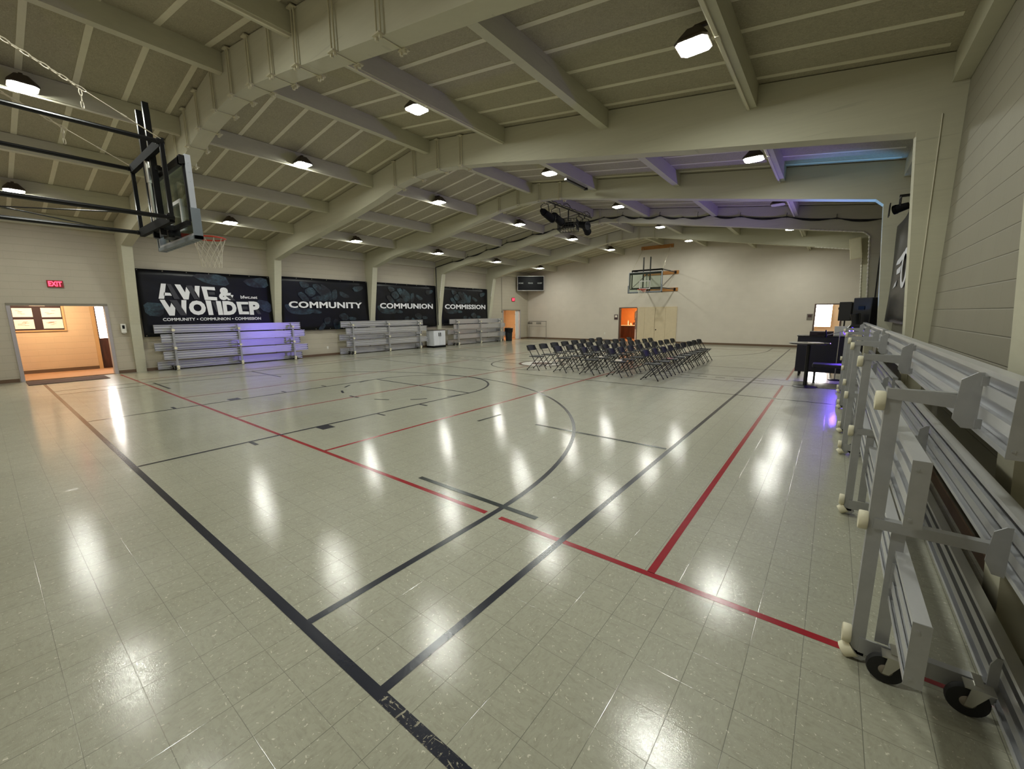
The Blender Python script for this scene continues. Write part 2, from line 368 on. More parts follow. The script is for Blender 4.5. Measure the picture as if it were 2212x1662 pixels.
half(0, 1); half(LY, -1)
arc(bk, 0, 11.5, 1.83, 0, 360, W, zb)
for y in (8.99, 10.97, 11.87, 14.0): strip(bk, -9.0 if y < 10 else -7.7, y, 8.6, y, .042, zb)
for k in range(30):
    x = -6.6+k*.46
    if abs(x) > 1.9: strip(bk, x, 11.42, x+.24, 11.42, .05, zb)
bk.build('black_court_lines', M['blackline'], fl, recalc=False)
rd = MB(); zr = .001
def rseg(x0, y0, x1, y1): strip(rd, x0, y0, x1, y1, W, zr)
xs = [-9.4, -6.06, -5.94, -LX-.05, -LX+.05, 5.93, 6.10, XR-.02]
rseg(-9.4, 1.668, 5.94, 1.668); rseg(6.10, 1.668, XR-.1, 1.668)
for x in (-3.07, .02, 3.07):
    rseg(x, 1.69, x, 10.9); rseg(x, 11.95, x, 21.3)
for x in (-7.43, 7.43):
    rseg(x, 1.69, x, 8.9); rseg(x, 9.08, x, 10.9); rseg(x, 11.95, x, 21.3)
rseg(-7.43, 21.33, 7.43, 21.33)
rd.build('red_court_lines', M['redline'], fl, recalc=False)
gr = MB(); zg = .0021
strip(gr, 4.81, 1.85, 6.37, 1.85, .055, zg); strip(gr, 4.59, 4.42, 6.68, 4.42, .055, zg); strip(gr, 3.68, 4.03, 3.70, 4.62, .05, zg)
for s in (-1,): strip(gr, -4.81, 1.85, -6.37, 1.85, .055, zg); strip(gr, -4.6, 4.42, -6.68, 4.42, .055, zg)
gr.build('dark_green_court_lines', M['greenline'], fl, recalc=False)
lw = MB(); arc(lw, .0, 11.5, .56, 0, 360, .36, .0024, 48)
strip(lw, .35, 11.75, 1.1, 11.95, .16, .0024); strip(lw, .3, 12.0, 1.0, 12.25, .12, .0024)
lw.build('white_floor_logo', M['whiteline'], fl, recalc=False)
lm = MB(); arc(lm, 0, 11.5, .80, 0, 360, .10, .0027, 48); arc(lm, 0, 11.5, .18, 0, 360, .36, .0027, 30)
lm.build('maroon_floor_logo', M['maroon'], fl, recalc=False)
# ------------------------------------------------------------------ walls
def wall_x(name, xa, xb, y0, y1, z1, holes, mat, zf=None):
    """wall in y-z with rectangular openings (ya, yb, zb, zt)"""
    b = MB(); cuts = sorted(holes); y = y0
    for (a, c, zb, zt) in cuts:
        if a > y: b.box(xa, xb, y, a, 0, z1)
        if zb > 0: b.box(xa, xb, a, c, 0, zb)
        b.box(xa, xb, a, c, zt, z1); y = c
    b.box(xa, xb, y, y1, 0, z1)
    return b.build(name, mat)
D1 = (-.30, 1.64, 0, 2.17); D2 = (21.46, 23.42, 0, 2.09)
wl = wall_x('wall_left', XL-.2, XL, YN-.2, YF+.2, 4.9, [D1, D2], M['wallx']); tag(wl, 'painted block side wall that carries the four printed banners', 'wall', kind='structure')
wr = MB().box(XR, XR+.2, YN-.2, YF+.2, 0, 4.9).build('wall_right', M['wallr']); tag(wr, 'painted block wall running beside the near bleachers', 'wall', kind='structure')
def gable(name, ya, yb, holes, mat):
    b = MB(); xs = sorted({XL, RX, XR} | {h[0] for h in holes} | {h[1] for h in holes})
    for xa, xb in zip(xs, xs[1:]):
        zb = 0
        for h in holes:
            if h[0] <= xa+1e-6 and xb <= h[1]+1e-6: zb = h[3]
        b.prism([(xa, zb), (xb, zb), (xb, deck(xb)+.06), (xa, deck(xa)+.06)], ya, yb)
    return b.build(name, mat)
FD1 = (-2.62, -1.47, 0, 2.12); FD2 = (7.50, 8.50, 0, 2.13)
wf = gable('wall_far', YF, YF+.2, [FD1, FD2], M['wally']); tag(wf, 'smooth taupe gable end wall behind the small basketball hoop', 'wall', kind='structure')
wn = gable('wall_near', YN-.2, YN, [], M['wally']); tag(wn, 'gable end wall that carries the near basketball hoop arms', 'wall', kind='structure')
# ceiling: two sloped slabs of deck in one mesh
cb = MB()
cb.prism([(XL-.2, deck(XL-.2)), (RX, RZ), (XR+.2, deck(XR+.2)), (XR+.2, deck(XR+.2)+.15), (RX, RZ+.15), (XL-.2, deck(XL-.2)+.15)], YN-.2, YF+.2)
ce = cb.build('ceiling', M['deck']); tag(ce, 'pitched ceiling of rough grey wood fibre panels and pale seams', 'ceiling', kind='structure')
PX = [-7.40, -4.95, -2.50, -.1, 2.27, 4.65, 7.0]
PW = .14; PD = .315
st = MB()
edges = [XL+.16] + PX + [XR-.16]
y = 4.455-.629*10.5
ys = []
k = -11
while True:
    y = 4.455+.629*k
    if y > YF-.2: break
    if y > YN+.1 and not any(a-.06 < y < a+AT+.06 for a in AY): ys.append(y)
    k += 1
for y in ys:
    for a, b in zip(edges, edges[1:]):
        a2, b2 = a+PW/2, b-PW/2
        segs = [(a2, b2)] if not (a2 < RX < b2) else [(a2, RX), (RX, b2)]
        for p, q in segs:
            st.add([(p, y-.04, deck(p)-.006), (q, y-.04, deck(q)-.006), (q, y+.04, deck(q)-.006), (p, y+.04, deck(p)-.006),
                    (p, y-.04, deck(p)+.01), (q, y-.04, deck(q)+.01), (q, y+.04, deck(q)+.01), (p, y+.04, deck(p)+.01)],
                   [(0,1,2,3), (0,4,5,1), (2,6,7,3), (1,5,6,2), (3,7,4,0)])
st.build('seam_trim', M['batten'], ce)
# baseboards
bb = MB(); bb.box(XL, XL+.012, YN, D1[0]-.07, 0, .10).box(XL, XL+.012, D1[1]+.07, D2[0]-.06, 0, .10).box(XL, XL+.012, D2[1]+.06, YF, 0, .10)
tag(bb.build('baseboard_left', M['base']), 'brown rubber baseboard under the printed banners', 'baseboard', kind='structure')
bb = MB(); bb.box(XL, FD1[0]-.06, YF-.012, YF, 0, .10).box(.94, FD2[0]-.06, YF-.012, YF, 0, .10).box(FD2[1]+.06, XR, YF-.012, YF, 0, .10)
tag(bb.build('baseboard_far', M['base']), 'brown rubber baseboard along the gable end wall', 'baseboard', kind='structure')
bb = MB(); bb.box(XR-.012, XR, YN, YF, 0, .10)
tag(bb.build('baseboard_right', M['base']), 'brown rubber baseboard behind the near bleachers', 'baseboard', kind='structure')
# ------------------------------------------------------------------ arches, purlins
SA = [(-9.15,3.96),(-7.32,4.27),(-5.6,4.51),(-3.9,4.75),(-2.4,5.00),(-1.9,5.11),(-1.44,5.20),(-1.0,5.255),(-.6,5.285),(0,5.305),(.5,5.275),(1.04,5.21),(2.02,5.06),(4.2,4.69),(6.2,4.36),(8.85,3.95)]
SB = [(-9.2,4.03),(-7.7,4.38),(-5.8,4.64),(-3.96,4.90),(-2.5,5.17),(-2.0,5.28),(-1.56,5.37),(-1.1,5.42),(-.65,5.45),(.2,5.455),(.7,5.43),(1.1,5.38),(2.2,5.18),(4.5,4.79),(6.6,4.43),(8.72,4.07),(8.85,3.95)]
ORD = ['first', 'second', 'third', 'fourth', 'fifth', 'sixth']
ALAB = ['cream laminated roof arch above the hoop with many steel clamps, over the red line', 'cream laminated roof arch landing beside the two line banner, four clamps at its crown',
        'cream laminated roof arch just in front of the hanging stage lights', 'cream laminated roof arch carrying the sagging black cables', 'cream laminated roof arch standing before the gable end wall']
def soffit(prof, x):
    for (a, za), (b, zb) in zip(prof, prof[1:]):
        if a <= x <= b: return za+(zb-za)*(x-a)/(b-a)
def clamp(y0, y1, x, zt, zb):
    b = MB()
    for sx in (-.035, .035):
        for y in (y0-.03, y1+.03): b.cyl((x+sx, y, zb-.05), (x+sx, y, zt+.03), .011, 6)
        for y in (y0-.03, y1+.03): b.cyl((x+sx, y, zb-.055), (x+sx, y, zb-.018), .021, 6)
    for z in (zb-.02, zt+.008):
        b.box(x-.06, x+.06, y0-.075, y0+.0-.001, z, z+.016)
        b.box(x-.06, x+.06, y1+.001, y1+.075, z, z+.016)
    b.box(x-.008, x+.008, y0-.06, y1+.06, zb-.012, zb-.003)
    return b
for i, y0 in enumerate(AY):
    prof = SA if i < 2 else SB
    pts = [(XL-.02, 0), (-9.80, 0), (-9.66, 1.55)] + prof + [(9.01, 1.6), (9.09, 0), (XR+.02, 0), (XR+.02, deck(XR)-.015), (RX, RZ-.015), (XL-.02, deck(XL)-.015)]
    # split in convex strips along the span so faces stay well formed
    b = MB()
    n = len(pts)
    vs = [(p[0], y0, p[1]) for p in pts] + [(p[0], y0+AT, p[1]) for p in pts]
    b.add(vs, [tuple(range(n)), tuple(range(2*n-1, n-1, -1))] + [(k, (k+1) % n, n+(k+1) % n, n+k) for k in range(n)])
    ar = empty('roof_arch', (0,0,0), 0, ALAB[i], 'roof arch', 'laminated roof arches', 'structure')
    b.build('glulam_beam', M['glulam'], ar)
    xs = ([-3.55, -2.8, -2.05, -1.33, -.5, .27, 1.0, 1.7, 2.42, 3.3, 4.18] if i == 0 else [-1.43, -.61, .27, 1.05])
    for x in xs: clamp(y0, y0+AT, x, deck(x)-.05, soffit(prof, x)).build('steel_clamp', M['clampm'], ar)
bays = [(YN, AY[0])] + [(AY[k]+AT, AY[k+1]) for k in range(4)] + [(AY[4]+AT, YF)]
BAYS = ['before the first arch', 'between first and second arch', 'between second and third arch', 'between third and fourth arch', 'between fourth and fifth arch', 'past the fifth arch']
PLAB = ['outermost on the banner side', 'second in from the banner wall', 'third in from the banner wall', 'along the ridge', 'third in from the speaker wall', 'second in from the speaker wall', 'outermost on the speaker side']
for bi, (ya, yb) in enumerate(bays):
    for pi, x in enumerate(PX):
        if bi == 0 and x > 4: continue
        r = empty('roof_purlin', (0,0,0), 0, 'cream roof purlin %s, %s' % (PLAB[pi], BAYS[bi]), 'roof purlin', 'roof purlins', 'structure')
        zt = min(deck(x-PW/2), deck(x+PW/2))+.01
        MB().box(x-PW/2, x+PW/2, ya+.004, yb-.004, zt-PD, zt).build('purlin_timber', M['glulam'], r)
        if pi in (0, 2, 4, 6) and not (pi == 4 and bi > 1):
            cx = x+(.03 if pi != 6 else -.03)
            MB().box(cx-.016, cx+.016, ya+.02, yb-.02, zt-PD-.026, zt-PD-.001).box(cx-.024, cx+.024, (ya+yb)/2-.05, (ya+yb)/2+.05, zt-PD-.032, zt-PD-.001).build('conduit', M['conduit'], r)
for nm, xa, xb, lab in (('left', XL, XL+.15, 'cream eave beam capping the banner wall'), ('right', XR-.15, XR, 'cream eave beam capping the bleacher side block wall')):
    x = (xa+xb)/2
    b = MB()
    for ya, yb in bays: b.box(xa, xb, ya+.004, yb-.004, deck(x)-.33, deck(x)-.0)
    tag(b.build('trim_1' if nm == 'left' else 'trim_2', M['glulam']), lab, 'eave beam', kind='structure')
# ------------------------------------------------------------------ ceiling lamps
def make_lamp(lit=True):
    r = empty('high_bay_lamp')
    b = MB()
    def ring(hw, hl, z, c=.05):
        return [(-hw+c,-hl,z),(hw-c,-hl,z),(hw,-hl+c,z),(hw,hl-c,z),(hw-c,hl,z),(-hw+c,hl,z),(-hw,hl-c,z),(-hw,-hl+c,z)]
    secs = [ring(.175,.175,0), ring(.18,.18,.02), ring(.165,.165,.05), ring(.11,.11,.12,.03), ring(.08,.08,.16,.02)]
    vs = [v for s in secs for v in s]; fs = [tuple(range(8))[::-1], tuple(32+k for k in range(8))]
    for i in range(4):
        for k in range(8): fs.append((i*8+k, i*8+(k+1) % 8, (i+1)*8+(k+1) % 8, (i+1)*8+k))
    b.add(vs, fs); b.build('housing', M['lamp'], r)
    l = MB(); s0 = ring(.155,.155,-.007,.05); s1 = ring(.165,.165,-.001,.05)
    l.add(s0+s1, [tuple(range(8))] + [(k, (k+1) % 8, 8+(k+1) % 8, 8+k) for k in range(8)])
    l.build('lens', M['lens'] if lit else M['lensoff'], r)
    return r
LX4 = [(-7.13, 4.715, 1), (-2.25, 5.39, 1), (1.98, 5.41, -1), (6.72, 4.725, -1)]
LLAB = ['line beside the banner wall', 'line on the banner side of the ridge', 'line on the speaker side of the ridge', 'line beside the speaker wall']
lampA = make_lamp(); lampB = make_lamp(False); note_tree(lampA); note_tree(lampB); first = True
for bi in range(6):
    for li, (x, z, sd) in enumerate(LX4):
        off = (bi == 3 and li == 3)
        if off: o = lampB
        elif first: o = lampA; first = False
        else: o = copy_tree(lampA)
        o.location = (x, 4.455+4.402*(bi-1), z)
        tag(o, ('square LED lamp, unlit, ' if off else 'square LED lamp, ') + LLAB[li] + ', ' + BAYS[bi], 'lamp', 'high bay lamps')
        px = min(PX, key=lambda p: abs(p-x)); zt = min(deck(px-PW/2), deck(px+PW/2))+.01-PD
        b = MB(); b.cyl((0,0,.15), (0,0,.20), .025, 8); b.bar((0,0,.19), (px-x+(.075 if px < x else -.075), 0, .19), .05, .03)
        b.build('bracket', M['lamp'], o)
# ------------------------------------------------------------------ basketball hoops
def make_hoop(name, wall, label, topz, topx):
    """local: board plane y=0, court on +y, wall at y=-wall"""
    r = empty(name, label=label, cat='basketball hoop')
    FY, FX, Z0, Z1 = -.27, .84, 3.14, 4.11
    board = MB().box(-.90, .90, -.006, .006, 2.95, 3.99).build('glass_board', M['glass'], r)
    f = MB()
    for a in ((-.915,-.88,2.93,4.01), (.88,.915,2.93,4.01), (-.88,.88,3.975,4.01), (-.88,.88,2.93,2.965)): f.box(a[0], a[1], -.05, .018, a[2], a[3])
    for k in range(3):
        for s in (-1, 1): f.cyl((s*.92, -.02, 3.9-.12*k), (s*.914, -.02, 3.9-.12*k), .007, 6)
    f.build('board_frame', M['boardframe'], r, bevel=.004)
    t = MB()
    for a in ((-.305,-.255,3.08,3.535), (.255,.305,3.08,3.535), (-.255,.255,3.485,3.535), (-.255,.255,3.08,3.13)): t.box(a[0], a[1], -.0075, .0075, a[2], a[3])
    t.build('target_square_border', M['white'], board)
    pd = MB()
    pd.box(-.945, .945, -.065, .045, 2.875, 2.930)
    for s in (-1, 1): pd.box(s*.945 if s < 0 else .915, -.915 if s < 0 else .945, -.065, .045, 2.875, 3.30); 
    for k in range(11): pd.box(-.85+k*.16, -.80+k*.16, -.02, .02, 2.868, 2.876)
    pd.build('board_padding', M['greypad'], r, bevel=.006)
    # carriage behind the glass
    c = MB()
    for z in (3.93, 3.10): c.bar((-.86,-.085,z), (.86,-.085,z), .05, .10 if z > 3.5 else .06)
    for s in (-1, 1):
        c.bar((s*.86,-.06,3.12), (s*.86,-.06,3.93), .03, .03); c.box(s*.86-.05, s*.86+.05, -.11, -.051, 3.88, 3.99)
    for z in (3.93, 3.10): c.bar((-.24,-.20,z), (.24,-.20,z), .07, .07); [c.bar((s*.2,-.2,z), (s*.2,-.06,z), .04, .05) for s in (-1,1)]
    c.box(-.13, .13, -.16, -.008, 2.98, 3.16)
    c.bar((-.12,-.1,3.0), (-.30,-.05,2.97), .02, .02); c.bar((.12,-.1,3.0), (.30,-.05,2.97), .02, .02)
    c.build('board_carriage', M['black'], r)
    for s in (-1, 1):
        b = MB(); b.bar((s*.19, FY+.035, 2.99), (s*.19, FY+.035, 4.80), .07, .05); b.bar((s*.19, FY+.07, 2.99), (s*.19, FY+.07, 4.72), .012, .02); b.build('slide_rail', M['blackgloss'], r)
    b = MB(); b.cyl((0, FY, 3.18), (0, FY, 3.75), .022, 10); b.cyl((0, FY, 3.75), (0, FY, 4.1), .03, 10); b.build('height_adjuster', M['chrome'], r)
    b = MB(); b.lathe([(.035,0),(.035,.03),(0,.03)], (0.0, FY+.05, 3.17), 'y', 12); b.build('winch_eye', M['white'], r)
    for z in (Z0, Z1): MB().bar((-FX, FY, z), (FX, FY, z), .06, .12 if wall > 3 else .08).build('frame_channel', M['blackmatte'], r)
    for s in (-1, 1): MB().bar((s*FX, FY, Z0), (s*FX, FY, Z1), .05, .05).build('frame_post', M['blackgloss'], r, bevel=.005)
    for s in (-1, 1):
        for z in (Z0, Z1):
            a = MB(); a.cyl((s*FX, FY+.03, z), (s*FX, -wall+.05, z), .03, 12); a.cyl((s*FX, -wall*.55, z), (s*FX, -wall*.55-.16, z), .038, 12); a.cyl((s*FX, FY-.02, z), (s*FX, FY-.06, z), .036, 12)
            a.box(s*FX-.06, s*FX+.06, -wall+.042, -wall+.055, z-.08, z+.08)
            a.build('support_arm', M['blackgloss'], r)
        if wall < 3:
            a = MB(); a.cyl((s*FX, -wall+.06, Z1-.03), (s*FX, FY-.05, Z0+.05), .016, 8); a.build('diagonal_brace', M['steelgrey'], r)
    x = MB()
    ya, yb = FY-.35, -wall+.5
    x.cyl((-FX, ya, Z0), (FX, yb, Z0), .008, 6); x.cyl((FX, ya, Z0+.0), (-FX, yb, Z0), .008, 6); x.build('cross_rod', M['black'], r)
    for z in (Z0, Z1):
        MB().box(-1.02, 1.02, -wall+.001, -wall+.042, z-.1, z+.1).build('mounting_plank', M['wood'], r, bevel=.004)
    tp = MB(); tp.prism([(topx-.95, topz-.13), (topx+.95, topz-.13), (topx+.95, topz+.07), (topx-.95, topz+.07)], -wall+.001, -wall+.042)
    for s in (-1, 1): tp.lathe([(.03,0),(.03,.03),(0,.03)], (topx+s*.8, -wall+.042, topz-.03), 'y', 8)
    tp.build('chain_plank', M['wood'], r, bevel=.004)
    for s in (-1, 1):
        A = Vector((s*FX, FY, Z1+.04)); B = Vector((topx+s*.8, -wall+.06, topz-.03)); d = B-A; L = d.length; d.normalize()
        ch = MB(); q = d.cross(Vector((0,0,1))).normalized(); u = q.cross(d); st0 = .75
        ch.tube([A, A+d*st0], .006, 6); ch.cyl(A+d*.36, A+d*.42, .012, 8); ch.tube([A+q*.01, A+d*.36+q*.012], .004, 5)
        n = int((L-st0)/.075)
        for k in range(n):
            c0 = A+d*(st0+.0375+k*(L-st0)/n); w = q if k % 2 else u
            ch.tube([c0+d*(.05*math.cos(t))+w*(.018*math.sin(t)) for t in [2*PI*j/8 for j in range(8)]], .0068, 5, closed=True)
        c0 = A+d*.80
        for t in range(3): ch.tube([c0+Vector((0,0,-.05-.07*t))+Vector((0,.0,.045*math.cos(a)))+(q if t % 2 else d)*.015*math.sin(a) for a in [2*PI*j/8 for j in range(8)]], .005, 5, closed=True)
        ch.build('support_chain', M['chainm'], r)
    rim = MB(); RR = .2286; cy = .018+.15+RR
    rim.tube([(RR*math.cos(a), cy+RR*math.sin(a), 3.05) for a in [2*PI*k/36 for k in range(36)]], .0125, 8, closed=True)
    rim.box(-.09, .09, .008, .03, 2.93, 3.07); rim.box(-.075, .075, .03, .17, 3.04, 3.058)
    for s in (-1, 1): rim.bar((s*.08,.02,2.97), (s*.14,.24,3.04), .012, .03); rim.bar((s*.08,.03,3.05), (s*.19,.30,3.05), .012, .03)
    rim.build('rim', M['orange'], r, smooth=True)
    nt = MB(); N = 12; H = .46
    def rad(t): return RR*(1-t)+.135*t - .03*math.sin(PI*t)*.6
    for k in range(N):
        for sg in (1, -1):
            pts = []
            for j in range(13):
                t = j/12; a = 2*PI*k/N + sg*2*PI/N*(2.5*max(0, t-.10)); rr = rad(t)*(1+.02*math.sin(k*2.1+sg))
                pts.append((rr*math.cos(a), cy+rr*math.sin(a), 3.045-H*t))
            nt.tube(pts, .0042, 4)
    nt.build('net', M['net'], r, smooth=True)
    return r
h1 = make_hoop('basketball_hoop', 1.22-YN, 'glass basketball hoop on long black arms, close over the baseline, hanging white net', 5.70, 0)
h1.location = (0, 1.22, 0)
h2 = make_hoop('basketball_hoop', YF-21.82, 'small glass basketball hoop on wooden planks high on the gable end wall', 5.66, .3)
h2.location = (-.12, 21.82, 0); h2.rotation_euler = (0,0,PI)
# ------------------------------------------------------------------ bleachers
def make_bleacher():
    """local: foot face x=0 looking to -x, depth +x, length along y"""
    r = empty('bleacher'); U = (-1.95, 0, 1.95)
    def plank(x, z0, ya, yb, thick=.05, h=.26):
        b = MB(); b.box(x+thick-.004, x+thick, ya, yb, z0, z0+h)
        b.box(x, x+thick-.004, ya, yb, z0, z0+.005).box(x, x+thick-.004, ya, yb, z0+h-.005, z0+h)
        b.box(x, x+.004, ya, yb, z0+.005, z0+.022).box(x, x+.004, ya, yb, z0+h-.022, z0+h-.005)
        for t in (.33, .67):
            zc = z0+h*t; b.box(x+.006, x+thick-.004, ya, yb, zc-.004, zc+.004); b.box(x+.004, x+.008, ya, yb, zc-.022, zc+.022)
        for k in range(5): b.box(x+thick, x+thick+.0015, ya, yb, z0+.03+k*.045, z0+.045+k*.045)
        o = b.build('plank', M['alu'], r)
        for yy, y2 in ((ya-.004, ya-.007), (yb, yb+.004)):
            c = MB(); c.box(x-.002, x+thick+.002, yy, yy+.004, z0-.002, z0+h+.002)
            for zz in (z0+.03, z0+h-.03): c.box(x+.01, x+.02, y2, y2+.003, zz-.005, zz+.005)
            c.build('end_cap', M['alud'], o)
    plank(.29, 1.26, -2.36, 2.40, .05, .27); plank(.058, .96, -2.42, 2.30); plank(.45, .66, -2.38, 2.42); plank(.112, .38, -2.52, 2.28); plank(.495, .03, -2.44, 2.40)
    for i, y in enumerate(U):
        f = MB()
        f.box(0, .055, y-.004, y+.004, .04, 1.42).box(0, .006, y+.004, y+.055, .06, 1.42)
        f.box(.088, .14, y+.006, y+.012, .14, .76)
        f.prism([(0, 1.372), (.235, 1.352), (.235, 1.41), (.03, 1.42), (0, 1.42)], y-.012, y-.004); f.box(.055, .235, y-.004, y+.03, 1.410, 1.418)
        f.box(.02, .41, y-.012, y-.004, .735, .785).box(.055, .41, y-.004, y+.03, .779, .785)
        f.box(.03, .50, y-.012, y-.004, .06, .14).box(.14, .50, y-.004, y+.03, .134, .14)
        f.prism([(.215, 1.31), (.245, 1.275), (.288, 1.275), (.288, 1.515), (.27, 1.515), (.225, 1.48)], y-.020, y-.012)
        f.prism([(.385, .71), (.41, .655), (.448, .65), (.448, .875), (.43, .875), (.395, .845)], y-.020, y-.012)
        f.prism([(.46, .06), (.493, .05), (.493, .28), (.475, .28), (.46, .24)], y-.020, y-.012)
        f.box(.108, .142, y-.010, y+.006, .45, .58)
        f.prism([(0, .06), (.055, .06), (.075, .035), (.05, .012), (.02, .012)], y-.004, y+.05)
        for z in (1.30, 1.48): f.box(.28, .30, y-.035, y-.02, z-.02, z+.02)
        o = f.build('frame', M['alud'], r)
        for z in (1.355, .755, .125):
            MB().lathe([(.043,-.036),(.046,-.030),(.046,-.004),(.043,0)], (0, y+.02, z), 'x', 18).build('foot_pad', M['pad'], o, smooth=True)
        p = MB(); p.tube([(-.025, y+.02, .022), (.018, y+.02, .055)], .04, 16, radii=[.036, .043]); p.build('foot_pad', M['pad'], o, smooth=True)
        if i != 1:
            sy = -1 if i == 0 else 1
            for x in (.13, .40):
                w = MB(); yy = y+sy*.075
                w.lathe([(.052,-.018),(.068,-.016),(.072,-.008),(.072,.008),(.068,.016),(.052,.018)], (x, yy, .072), 'y', 24); cw = w.build('caster_wheel', M['rubber'], o, smooth=True)
                h = MB(); h.lathe([(.012,-.026),(.022,-.022),(.035,-.012),(.052,-.015),(.052,.015),(.035,.012),(.022,.022),(.012,.026)], (x, yy, .072), 'y', 20); h.build('wheel_hub', M['hub'], o, smooth=True)
                k = MB()
                for s in (-1, 1): k.prism([(x-.012,.06),(x+.012,.06),(x+.06,.148),(x-.0,.148)], yy+s*.029-.002, yy+s*.029+.002)
                k.box(x-.02, x+.075, yy-.032, yy+.032, .146, .152); k.bar((x+.03, yy, .15), (x+.03, y, .155), .03, .012); k.build('caster_fork', M['chrome'], o)
    return r
B0 = make_bleacher(); note_tree(B0)
BL = [((8.49, 3.55), 0, 'folded aluminium bleacher on casters beside the block wall, close to the camera'), ((8.49, 8.62), 0, 'folded aluminium bleacher under the dark script banner, half hidden behind the close one'),
      ((-9.17, 5.06), PI, 'folded aluminium bleacher beneath the two line lettered banner'), ((-9.12, 11.62), PI, 'folded aluminium bleacher beside the white cabinet'), ((-9.08, 18.36), PI, 'folded aluminium bleacher beside the black trash bin')]
for i, ((x, y), rz, lab) in enumerate(BL):
    o = B0 if i == 0 else copy_tree(B0)
    o.location = (x, y, 0); o.rotation_euler = (0,0,rz); tag(o, lab, 'bleacher', 'folded aluminium bleachers')
# ------------------------------------------------------------------ folding chairs
def make_chair():
    r = empty('folding_chair')
    def curve(pts, r_, name):
        b = MB(); b.tube(pts, r_, 8); return b
    for s in (-1, 1):
        MB().tube([(-.215, s*.20, .775), (-.19, s*.20, .72), (.0, s*.205, .40), (.235, s*.21, .012)], .0125, 8).build('front_leg', M['black'], r, smooth=True)
        MB().tube([(.17, s*.175, .415), (.0, s*.178, .25), (-.15, s*.178, .10), (-.235, s*.18, .012)], .0115, 8).build('rear_leg', M['black'], r, smooth=True)
        for x, yy in ((.236, .21), (-.236, .18)):
            MB().cyl((x, s*yy, 0), (x, s*yy, .03), .016, 10).build('foot_cap', M['rubber'], r)
    MB().tube([(-.205, -.18, .045), (-.205, .18, .045)], .008, 6).build('cross_bar', M['black'], r); MB().tube([(.15, -.207, .15), (.15, .207, .15)], .008, 6).build('cross_bar', M['black'], r)
    b = MB(); n = 9; vs = []; H = [.615, .625, .70, .775, .79]
    for side in (0, 1):
        for z in H:
            for k in range(n):
                t = -1+2*k/(n-1); inset = .03 if z in (H[0], H[-1]) else 0
                y = t*(.226-inset*.6); x = -.215-.028*(1-t*t)+(z-.70)*-.38+(.016 if side else 0)
                vs.append((x, y, z - (.012*t*t if z == H[-1] else 0)))
    m = len(H); fs = []
    for i in range(m-1):
        for k in range(n-1):
            a = i*n+k; fs.append((a, a+1, a+n+1, a+n)); c = m*n+a; fs.append((c, c+n, c+n+1, c+1))
    ring = [k for k in range(n)] + [i*n+n-1 for i in range(1, m)] + [(m-1)*n+k for k in range(n-2, -1, -1)] + [i*n for i in range(m-2, 0, -1)]
    for q in range(len(ring)):
        a, c = ring[q], ring[(q+1) % len(ring)]; fs.append((c, a, m*n+a, m*n+c))
    b.add(vs, fs); b.build('backrest', M['chair'], r, smooth=True)
    b = MB(); poly = [(-.18,-.15),(-.17,-.185),(.14,-.20),(.19,-.185),(.215,-.14),(.222,0),(.215,.14),(.19,.185),(.14,.20),(-.17,.185),(-.18,.15)]
    n = len(poly); vs = [(x*.97, y*.97, .418+(.006 if x < 0 else 0)) for x, y in poly] + [(x, y, .430) for x, y in poly] + [(x*.96, y*.96, .444) for x, y in poly] + [(x*.72, y*.72, .436) for x, y in poly]
    fs = [tuple(range(n))[::-1]]
    for i in range(3):
        for k in range(n): fs.append((i*n+k, i*n+(k+1) % n, (i+1)*n+(k+1) % n, (i+1)*n+k))
    fs.append(tuple(3*n+k for k in range(n))); b.add(vs, fs); b.build('seat', M['chair'], r, smooth=True)
    return r
CH = make_chair(); note_tree(CH)
ROWS = [(.77, 8, 'rearmost row over the floor logo'), (1.78, 9, 'second row from the back'), (2.68, 9, 'middle row'), (3.55, 9, 'row just behind the front row'), (4.54, 9, 'front row facing the stage gear')]
NTH = ['first', 'second', 'third', 'fourth', 'fifth', 'sixth', 'seventh', 'eighth', 'ninth']
fst = True
for ri, (x, n, rl) in enumerate(ROWS):
    for k in range(n):
        o = CH if fst else copy_tree(CH); fst = False
        o.location = (x+random.uniform(-.02,.02), 10.06+.707*k+random.uniform(-.02,.02), 0); o.rotation_euler = (0,0,random.uniform(-.05,.05))
        tag(o, 'black folding chair, %s, %s from the arc line end' % (rl, NTH[k]), 'chair', 'black folding chairs in rows')
def leaflet(x, y, rz, lab, name, w=.14, l=.2, t=.008, m='paper'):
    o = MB().box(-w/2, w/2, -l/2, l/2, 0, t).build(name, M[m], loc=(x, y, .445)); o.rotation_euler = (0,0,rz); tag(o, lab, 'paper')
leaflet(3.56, 10.06, .3, 'crumpled white paper lying on the first seat of the fourth chair row', 'paper_sheet', .17, .22, .03)
leaflet(2.68, 10.77, .5, 'small white leaflet on the second seat of the middle chair row', 'leaflet')
leaflet(4.54, 11.47, -.4, 'small reddish leaflet on the third seat of the front chair row', 'leaflet', .12, .2, .01, 'printed')
